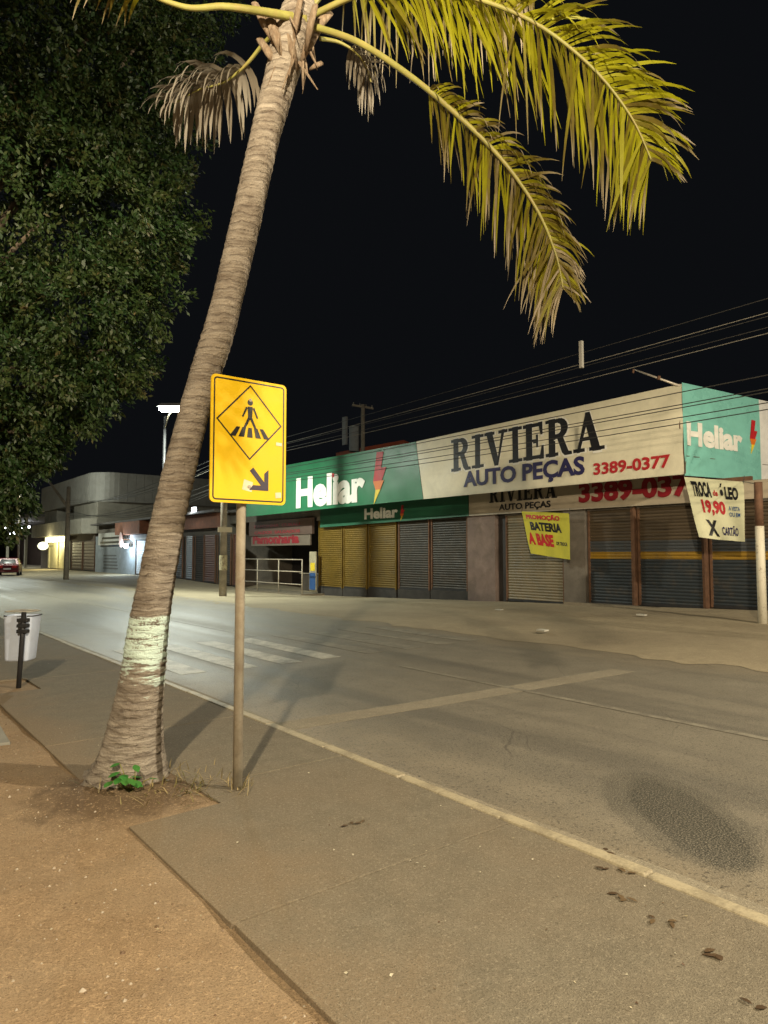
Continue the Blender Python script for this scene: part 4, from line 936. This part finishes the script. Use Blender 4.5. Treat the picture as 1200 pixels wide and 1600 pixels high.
def frond(path, r0, t0, n, length, droop, fwd, mleaf, age=(0, .6), width=.020, spread=1.0, stem=M_RACH, both=(1, 1), seg=6, roll=0):
    P = catmull([Vector(p) for p in path], 12); m = len(P)
    o = MB().tube(P, [max(.006, r0*(1-.86*i/(m-1))) for i in range(m)], 8, True, .7).build('frond', stem, palm, True)
    b = MB()
    for side in (-1, 1):
        for k in range(n):
            t = t0 + (1-t0)*(k + rng.random()*.7)/n; x = t*(m-1); i = min(int(x), m-2); p = P[i].lerp(P[i+1], x-i)
            tg = (P[i+1]-P[i]).normalized(); sd_ = tg.cross(Vector((0,0,1)))
            sd_ = sd_.normalized() if sd_.length > .05 else _r.copy(); nrm = sd_.cross(tg).normalized(); sd_, nrm = sd_*math.cos(R_(roll)) + nrm*math.sin(R_(roll)), nrm*math.cos(R_(roll)) - sd_*math.sin(R_(roll))
            u = (t-t0)/(1-t0); prof = (.45 + .55*math.sin(min(1, u*1.35+.18)*math.pi*.62)) * (1 if u < .75 else 1-(u-.75)*1.6)
            ln = length*prof*rng.uniform(.78, 1.12)*both[0 if side < 0 else 1]
            if rng.random() < .05: ln *= .4
            d = (sd_*side*spread + tg*(fwd + .5*u) + nrm*.25 + Vector((rng.gauss(0, .20), rng.gauss(0, .20), rng.gauss(0, .16)))).normalized()
            dr = droop*rng.uniform(.45, 1.7); ag = rng.uniform(*age) + .25*u; w = width*rng.uniform(.75, 1.2)
            q_ = p.copy(); i0 = len(b.v); wd = tg
            for s in range(seg+1):
                f_ = s/seg; ww = w*(.55 + .9*f_ if f_ < .3 else .82*(1-((f_-.3)/.7)**1.6) + .05)
                wdir = (wd - d*wd.dot(d)); wdir = wdir.normalized() if wdir.length > .05 else nrm
                b.v += [tuple(q_ - wdir*ww), tuple(q_ + wdir*ww)]; aa = min(1, max(0, ag + .75*max(0, f_-.45) ** 1.2 * (1 if ag > .15 else .5))); b.a += [aa, aa]
                if s < seg:
                    d = (d + Vector((0,0,-1))*dr*(1.2/seg)*(.4+f_*1.3)).normalized(); q_ = q_ + d*(ln/seg)
            for s in range(seg): a_ = i0+2*s; b.f.append((a_, a_+1, a_+3, a_+2))
    lf = b.build('leaflets', mleaf, o, True); lf['kind'] = 'stuff'
    o.matrix_parent_inverse = inv_of(palm); lf.matrix_parent_inverse = Matrix.Identity(4)
    return o
def W_(lst): return [atd(a, b, d) for a, b, d in lst]
# two fronds that reach over the road
frond(W_([(486, 25, 4.98), (560, -8, 4.85), (650, -22, 4.7), (745, -2, 4.55), (840, 38, 4.42), (925, 105, 4.32), (985, 180, 4.26), (1018, 250, 4.24)]), .027, .16, 130, .66, .95, .55, M_FROND, (-.42, .32), .0135, roll=42, both=(1.1, .80))
frond(W_([(492, 42, 4.92), (560, 66, 4.78), (640, 118, 4.62), (715, 180, 4.50), (785, 250, 4.42), (838, 325, 4.36), (868, 395, 4.34), (880, 450, 4.33)]), .027, .34, 112, .54, 1.15, .50, M_FROND, (-.12, .55), .011, roll=45, both=(1.1, .62))
# frond behind the first, its leaflets hanging against the dark
frond(W_([(484, 10, 5.1), (540, -50, 5.2), (610, -75, 5.35), (690, -80, 5.5), (770, -70, 5.65), (840, -50, 5.75)]), .034, .2, 64, .95, 1.5, .3, M_FROND, (.1, .5), .017, roll=30)
# dead frond hanging on the far side, towards the street lamp
frond(W_([(462, 40, 5.1), (420, 60, 5.35), (385, 100, 5.5), (350, 128, 5.58), (310, 140, 5.62), (275, 160, 5.66)]), .024, .40, 44, .50, 2.6, .25, M_DEAD, (.2, .8), .020, roll=-25)
frond(W_([(500, 60, 5.15), (530, 66, 5.3), (556, 82, 5.4), (572, 104, 5.45), (580, 128, 5.46)]), .018, .4, 22, .34, 2.4, .3, M_DEAD, (.2, .6), .012)
# pale bare stem reaching left, frond tip outside the picture
frond(W_([(478, 30, 4.95), (410, 18, 4.8), (350, 10, 4.7), (285, 10, 4.6), (200, -30, 4.45), (110, -120, 4.3), (30, -200, 4.2)]), .036, .62, 46, .5, 1.0, .5, M_FROND, (.1, .5), .016)
# upright and rear fronds above the picture
for dx, dy, dz, ln in [(-.3, .8, 2.6, 1), (.5, .9, 2.8, 1), (-1.3, .2, 2.4, 1), (.2, -.6, 2.6, 1), (1.0, .3, 2.8, 1)]:
    c0 = atd(474, 0, D0); v = Vector((dx, dy, 0))
    frond([c0, c0 + v*.3 + Vector((0,0,dz*.45)), c0 + v*.7 + Vector((0,0,dz*.8)), c0 + v*1.2 + Vector((0,0,dz)), c0 + v*1.7 + Vector((0,0,dz*1.02)), c0 + v*2.1 + Vector((0,0,dz*.92))], .034, .25, 40, .7, .8, .5, M_FROND, (0, .4), .017)
# old leaf sheaths round the crown
for k, (px, py, tx, ty, r) in enumerate([(445, 95, 420, 20, .05), (455, 80, 470, -5, .05), (470, 95, 500, 40, .045), (478, 80, 492, 10, .05), (440, 110, 405, 60, .035), (465, 110, 452, 50, .05), (484, 108, 503, 98, .022), (430, 70, 398, 5, .04), (490, 50, 515, 20, .045)]):
    d_ = D0 - .10 + .03*(k % 3)
    p0_, p1_ = atd(px, py, d_), atd(tx, ty, d_-.06*(k % 2)); mid_ = p0_.lerp(p1_, .5) + Vector((0,0,-.02)) - _f0*.03
    MB().tube([p0_, mid_, p1_], [r*.5, r, r*.8], 8, True, .5).build('leaf_sheath', M_BOOT, palm, True)
o = MB()
for k in range(26):
    a = rng.uniform(0, 2*math.pi); p0_ = atd(455+rng.uniform(-12, 12), rng.uniform(30, 110), D0) + (e1*math.cos(a)+e2*math.sin(a))*.115
    p1_ = p0_ + Vector((rng.gauss(0, .05), rng.gauss(0, .05), -rng.uniform(.05, .28))) + (e1*math.cos(a)+e2*math.sin(a))*rng.uniform(.01, .07)
    o.tube([p0_, p0_.lerp(p1_, .5), p1_], [.012, .009, .003], 5)
x_ = o.build('fibres', M_BOOT, palm); x_['kind'] = 'stuff'

# weeds and dry grass at the foot of the palm
M_WEED = m_leaf('weed_leaf', (.06, .26, .05), (.12, .24, .05), (.20, .16, .07), .3)
M_STRAW = m_leaf('dry_grass_blade', (.16, .16, .05), (.32, .25, .11), (.42, .33, .17), .2)
def leaf_shape(b, p, d, up, ln, w, age=.1, curl=.3, seg=4):
    d = Vector(d).normalized(); s = d.cross(Vector(up)); s = s.normalized() if s.length > .01 else Vector((1,0,0)); i0 = len(b.v); q_ = Vector(p)
    for k in range(seg+1):
        f_ = k/seg; ww = w*math.sin(math.pi*min(.97, .08+.9*f_))
        b.v += [tuple(q_ - s*ww), tuple(q_ + s*ww)]; b.a += [age, age]
        d = (d + Vector((0,0,-curl/seg))).normalized(); q_ = q_ + d*(ln/seg)
    for k in range(seg): a_ = i0+2*k; b.f.append((a_, a_+1, a_+3, a_+2))
wp = onz(202, 1238, .0)
weed = thing('weed', 'small bright green broad-leaved weed at the foot of the palm', 'weed', wp)
for k in range(13):
    a = rng.uniform(0, 6.28); rr = rng.uniform(.01, .12); h = rng.uniform(.07, .20); base = wp + _r*rng.uniform(-.03, .05)
    tip = base + _r*math.cos(a)*rr + _f0*math.sin(a)*rr + Vector((0,0,h))
    MB().tube([base + Vector((0,0,-.02)), base.lerp(tip, .6) + Vector((0,0,.02)), tip], .003, 5).build('stem', M_RACH, weed)
    b = MB(); leaf_shape(b, tip, (math.cos(a), math.sin(a), -.1), (0,0,1), rng.uniform(.06, .10), rng.uniform(.022, .036), rng.uniform(0, .2)); b.build('leaf', M_WEED, weed, True)
gb = MB()
for k in range(900):
    a = rng.uniform(0, 6.28); z = rng.random()
    if k < 620: px, py = rng.gauss(265, 42), rng.gauss(1232, 13)
    elif k < 760: px, py = rng.gauss(375, 12), rng.gauss(1238, 5)
    else: px, py = rng.gauss(190, 35), rng.gauss(1240, 10)
    if py < 1204: continue
    p = onz(px, py, -.03); lean = rng.uniform(.2, 1.6)
    leaf_shape(gb, p, (math.cos(a)*lean, math.sin(a)*lean, rng.uniform(.4, 1)), (0,0,1), rng.uniform(.05, .19), rng.uniform(.002, .0045), rng.uniform(0, 1), rng.uniform(.3, 1.4), 3)
tag(gb.build('dry_grass', M_STRAW), 'dry and green grass blades round the foot of the palm and the sign post', 'grass', kind='stuff')

# fallen leaves and specks on the pavement
M_DRY = m_leaf('fallen_leaf', (.075, .05, .03), (.10, .065, .038), (.16, .11, .06), .1)
for k, (px, py) in enumerate([(944, 1357), (982, 1364), (962, 1396), (975, 1402), (1026, 1436), (1044, 1440), (1108, 1488), (1122, 1492), (1180, 1574), (948, 1330), (565, 1285), (548, 1289)]):
    p = onz(px, py, .006); b = MB(); a = rng.uniform(0, 6.28)
    for q2 in range(2): leaf_shape(b, p + Vector((rng.uniform(-.015, .015), rng.uniform(-.015, .015), .002*q2)), (math.cos(a+q2*1.9), math.sin(a+q2*1.9), .25), (0,0,1), rng.uniform(.035, .06), rng.uniform(.009, .015), rng.uniform(.2, 1), .5)
    tag(b.build('fallen_leaf', M_DRY, smooth=True), 'curled brown fallen leaf lying on the pavement', 'leaf', 'fallen leaves on the pavement')
lt = MB()
for k in range(900):
    if k < 330: X, Y, z = rng.uniform(1.45, 3.25), rng.uniform(.5, 14), .006
    elif k < 700: X, Y, z = rng.uniform(-2.5, 1.4), rng.uniform(1.5, 9), .02
    else: X, Y = rng.uniform(10.5, 19), rng.uniform(3, 34); z = yard_z(X, Y)+.02
    s = rng.uniform(.003, .009) * (2.4 if k >= 700 else 1); a = rng.uniform(0, 6.28)
    lt.v += [(X + s*math.cos(a+t*1.57)*rng.uniform(.5, 1.3), Y + s*math.sin(a+t*1.57)*rng.uniform(.5, 1.3), z + rng.uniform(0, .008)) for t in range(4)]
    i = len(lt.v); lt.f.append((i-4, i-3, i-2, i-1)); lt.a += [rng.random()]*4
tag(lt.build('litter', m_leaf('litter_bits', (.12, .07, .04), (.38, .32, .2), (.6, .55, .42), 0)), 'scattered pale bits of leaf and paper on pavement and forecourt', 'litter', kind='stuff')
pb_ = MB()
for k in range(1500):
    X = 1.42 - abs(rng.gauss(0, 1.1)); Y = rng.uniform(.8, 9.5); r_s = rng.uniform(.003, .010)*(1.8 if rng.random() < .06 else 1); z = earth_z(X, Y) - r_s*.1
    ph = rng.uniform(0, 6.28); ring_ = [(X + r_s*rng.uniform(.7, 1.3)*math.cos(ph+t*1.257), Y + r_s*rng.uniform(.7, 1.3)*math.sin(ph+t*1.257), z) for t in range(5)]
    i = len(pb_.v); pb_.v += ring_ + [(X, Y, z + r_s*rng.uniform(.6, 1.1))]; pb_.a += [rng.random()]*6
    pb_.f += [(i+t, i+(t+1) % 5, i+5) for t in range(5)]
tag(pb_.build('gravel', m_leaf('pebbles', (.15, .095, .055), (.26, .19, .12), (.40, .34, .26), 0)), 'small stones and grit scattered on the bare earth verge', 'gravel', kind='stuff')
for k, (px, py) in enumerate([(832, 938), (994, 943), (1003, 961), (780, 953), (668, 944), (672, 950), (848, 985)]):
    X = 18.0; p = onx(px, py, X); zz = yard_z(p.x, p.y)
    p = onz(px, py, zz+.03)
    b = MB(); b.prism([(p.x-.09, p.y-.12), (p.x+.08, p.y-.10), (p.x+.10, p.y+.11), (p.x-.05, p.y+.13)], zz+.02, zz+.05)
    tag(b.build('paper_scrap', mat('scrap_paper', (.62, .60, .52), .6, .1, 5, 40, 0) if k != 1 else mat('scrap_blue', (.25, .42, .75), .4, .1, 5, 40, 0)), 'small pale blue plastic scrap on the ground by the banded shutters' if k == 1 else 'small crumpled paper scrap on the dusty forecourt', 'scrap', None if k == 1 else 'paper scraps on the forecourt')

# ------------------------------------------------------------------ big broadleaf tree over the verge
tc = atd(-230, 1040, 10.2)
tree = thing('broadleaf_tree', 'large dense broadleaf tree overhanging the verge beside the palm', 'tree', (tc.x, tc.y, -.05))
M_TRUNK = mat('tree_bark', (.11, .085, .06), .95, .4, 4, 40, .6, 0, (.2, .17, .12), .4)
blobs = [(215, 70, 10.6, 95), (140, 60, 10.0, 150), (30, 110, 9.6, 170), (225, 300, 10.2, 68), (238, 370, 10.3, 56), (160, 330, 9.9, 110), (60, 350, 9.5, 150), (195, 470, 10.2, 64), (175, 545, 10.2, 62), (110, 500, 9.8, 110), (125, 600, 10.0, 58), (55, 595, 9.7, 95), (42, 680, 9.9, 46), (-5, 685, 9.6, 80), (0, 765, 9.8, 46), (-40, 770, 9.8, 70), (-60, 520, 9.5, 170), (-80, 250, 9.6, 200), (-120, 680, 9.9, 140), (200, 180, 10.6, 95), (100, 220, 9.8, 120), (60, -120, 10, 200), (220, -80, 10.6, 150), (-150, 0, 10.4, 220), (-260, 400, 10.2, 220), (-280, 180, 10.6, 220)]
BL = []
for px, py, dp, rp in blobs: BL.append((atd(px, py, dp), rp*dp/F_PX))
hub = Vector((tc.x, tc.y, 3.0))
MB().tube([(tc.x, tc.y, -.3), (tc.x+.05, tc.y, 1.2), hub, hub + Vector((.2, .3, 1.8)), hub + Vector((.3, .2, 4.0))], [.42, .30, .26, .2, .1], 14).build('trunk', M_TRUNK, tree, True)
for c, r_b in BL[::2]:
    mid_ = hub.lerp(c, .5) + Vector((0,0,.5)); MB().tube([hub + Vector((0,0,rng.uniform(-.4, 1.5))), mid_, c], [.12, .07, .02], 7).build('limb', M_TRUNK, tree, True)
rs_ = np.random.RandomState(3)
def leaf_cloud(c, r, n):
    """leaves gathered in drooping sprays over an uneven shell"""
    k = max(30, int(150*r*r)); d = rs_.normal(size=(k, 3)); d /= np.linalg.norm(d, axis=1)[:, None]
    lump = np.array([mnoise.noise(Vector(tuple(v*2.4 + np.array(c)*.9))) + .6*mnoise.noise(Vector(tuple(v*6 + np.array(c)))) for v in d])
    keep = lump > -.34; d = d[keep]; lump = lump[keep]; k = len(d)
    cen = np.array(c)[None] + d*(r*(1 + .42*lump)*(1 - .30*rs_.rand(k)**1.5))[:, None]
    spray = d*.7 + rs_.normal(size=(k, 3))*.4 + np.array([0, 0, -.6]); spray /= np.linalg.norm(spray, axis=1)[:, None]
    m = max(8, n//k); idx = np.repeat(np.arange(k), m); N_ = len(idx)
    t = rs_.rand(N_); p = cen[idx] + spray[idx]*((t-.4)*.42)[:, None] + rs_.normal(size=(N_, 3))*(.035 + .06*(1-t))[:, None]
    ax_ = spray[idx]*.9 + rs_.normal(size=(N_, 3))*.55; ax_ /= np.linalg.norm(ax_, axis=1)[:, None]
    sd2 = np.cross(ax_, d[idx] + rs_.normal(size=(N_, 3))*.6); sd2 /= np.linalg.norm(sd2, axis=1)[:, None]+1e-9
    ln = rs_.uniform(.05, .105, N_)[:, None]; w = ln*rs_.uniform(.16, .26, N_)[:, None]
    ag = rs_.uniform(0, .42, k)[idx] + rs_.normal(0, .12, N_) + .15*t
    return p, ax_, sd2, ln, w, np.clip(ag, 0, 1)
allp = [leaf_cloud(c, r_b, int(min(16000, 5200*r_b*r_b+2500))) for c, r_b in BL]
P_, A_, S_, LN, WW, AG = [np.concatenate([q[i] for q in allp]) for i in range(6)]
inside = np.zeros(len(P_), bool)
for c, r_b in BL: inside |= (np.linalg.norm(P_ - np.array(c)[None], axis=1) < r_b*.45)
P_, A_, S_, LN, WW, AG = [q[~inside] for q in (P_, A_, S_, LN, WW, AG)]
v0 = P_; v1 = P_ + A_*LN*.5 + S_*WW; v2 = P_ + A_*LN; v3 = P_ + A_*LN*.5 - S_*WW
V = np.stack([v0, v1, v2, v3], 1).reshape(-1, 3); nq = len(P_)
me = bpy.data.meshes.new('crown'); me.vertices.add(len(V)); me.vertices.foreach_set('co', V.ravel())
me.loops.add(nq*4); me.loops.foreach_set('vertex_index', np.arange(nq*4)); me.polygons.add(nq); me.polygons.foreach_set('loop_start', np.arange(nq)*4); me.polygons.foreach_set('loop_total', np.full(nq, 4))
me.update(); at = me.attributes.new('age', 'FLOAT', 'POINT'); at.data.foreach_set('value', np.repeat(AG, 4))
me.materials.append(m_leaf('tree_leaf', (.016, .042, .010), (.036, .056, .014), (.10, .075, .030), .3))
cr = bpy.data.objects.new('crown', me); COL.objects.link(cr); attach(cr, tree); cr['kind'] = 'stuff'

# ------------------------------------------------------------------ parked red car
def car(label, loc, rz):
    t = thing('parked_car', label, 'car', loc); t.rotation_euler.z = rz
    def part(b, name, m, par=t, smooth_=False, bevel=0):
        o = b.build(name, m, None, smooth_, bevel); o.parent = par; return o
    paint = mat('red_car_paint', (.09, .008, .012), .25, .1, 2, 30, 0, .2, None, 0, .5); glass = mat('car_glass', (.012, .013, .015), .08, .1, 2, 20, 0)
    prof = [(-2.0, .35), (-2.05, .62), (-1.98, .88), (-1.75, .95), (-1.1, 1.0), (.75, .98), (1.65, .86), (1.95, .70), (2.0, .42), (1.9, .28), (-1.9, .26)]
    b = MB(); b.prism(prof, -.82, .82, lambda a, c, h: (h, a, c)); body_ = part(b, 'body', paint, bevel=.07)
    roof = [(-1.72, .96), (-1.15, 1.38), (-.5, 1.46), (.2, 1.42), (.95, .98)]
    b = MB(); n_r = len(roof)
    for a, c in roof: k_ = .80 if c < 1.1 else .62; b.v += [(-k_, a, c), (k_, a, c)]
    for i in range(n_r-1): b.f.append((2*i, 2*i+1, 2*i+3, 2*i+2))
    b.f.append(tuple(range(0, 2*n_r, 2))); b.f.append(tuple(range(2*n_r-1, 0, -2))); part(b, 'cabin', paint)
    part(MB().hexa([(-.60,-1.70,1.02),(.60,-1.70,1.02),(.60,-1.66,1.02),(-.60,-1.66,1.02),(-.50,-1.24,1.35),(.50,-1.24,1.35),(.50,-1.2,1.35),(-.50,-1.2,1.35)]), 'rear_window', glass)
    part(MB().hexa([(-.60,.93,1.02),(.60,.93,1.02),(.60,.97,1.02),(-.60,.97,1.02),(-.50,.30,1.38),(.50,.30,1.38),(.50,.34,1.38),(-.50,.34,1.38)]), 'windscreen', glass)
    for s in (-1, 1):
        for y0_, y1_ in ((-1.15, -.35), (-.28, .55)):
            part(MB().hexa([(s*.775, y0_-.1 if y0_ < -1 else y0_, 1.03), (s*.785, y0_-.1 if y0_ < -1 else y0_, 1.03), (s*.785, y1_+(.2 if y1_ > .5 else 0), 1.03), (s*.775, y1_+(.2 if y1_ > .5 else 0), 1.03), (s*.655, y0_+.08, 1.34), (s*.67, y0_+.08, 1.34), (s*.67, y1_-.12, 1.36), (s*.655, y1_-.12, 1.36)]), 'side_window', glass)
        part(MB().box(s*.5-.17, s*.5+.17, -2.07, -2.0, .66, .84), 'tail_light', mat('tail_light', (.45, .02, .02), .2, .1, 3, 30, 0), bevel=.02)
        part(MB().box(s*.52-.18, s*.52+.18, 1.93, 2.0, .60, .76), 'headlight', mat('headlight', (.7, .7, .68), .15, .1, 3, 30, 0), bevel=.02)
        part(MB().box(s*.80+s*.02-.06, s*.80+s*.02+.06, .62, .74, .98, 1.10), 'mirror', paint, bevel=.02)
        for yy in (-1.25, 1.28):
            w = part(MB().tube([(s*.66, yy, .31), (s*.84, yy, .31)], .31, 18), 'wheel', mat('tyre', (.02, .02, .02), .8, .2, 5, 40, .1)); part(MB().tube([(s*.842, yy, .31), (s*.855, yy, .31)], .19, 14), 'rim', mat('wheel_rim', (.45, .45, .45), .3, .1, 5, 40, 0, .8), w)
    part(MB().box(-.26, .26, -2.075, -2.06, .52, .64), 'number_plate', mat('plate_white', (.6, .6, .58), .4, .1, 5, 40, 0))
    part(MB().box(-.80, .80, -2.10, -1.98, .30, .50), 'bumper', paint, bevel=.04)
    return t
cp = onz(14, 899, -.1)
car('parked dark red hatchback at the far roadside under the tree branches', (cp.x, cp.y, -.10), R_(-14))
cp = onz(-16, 899, -.1)
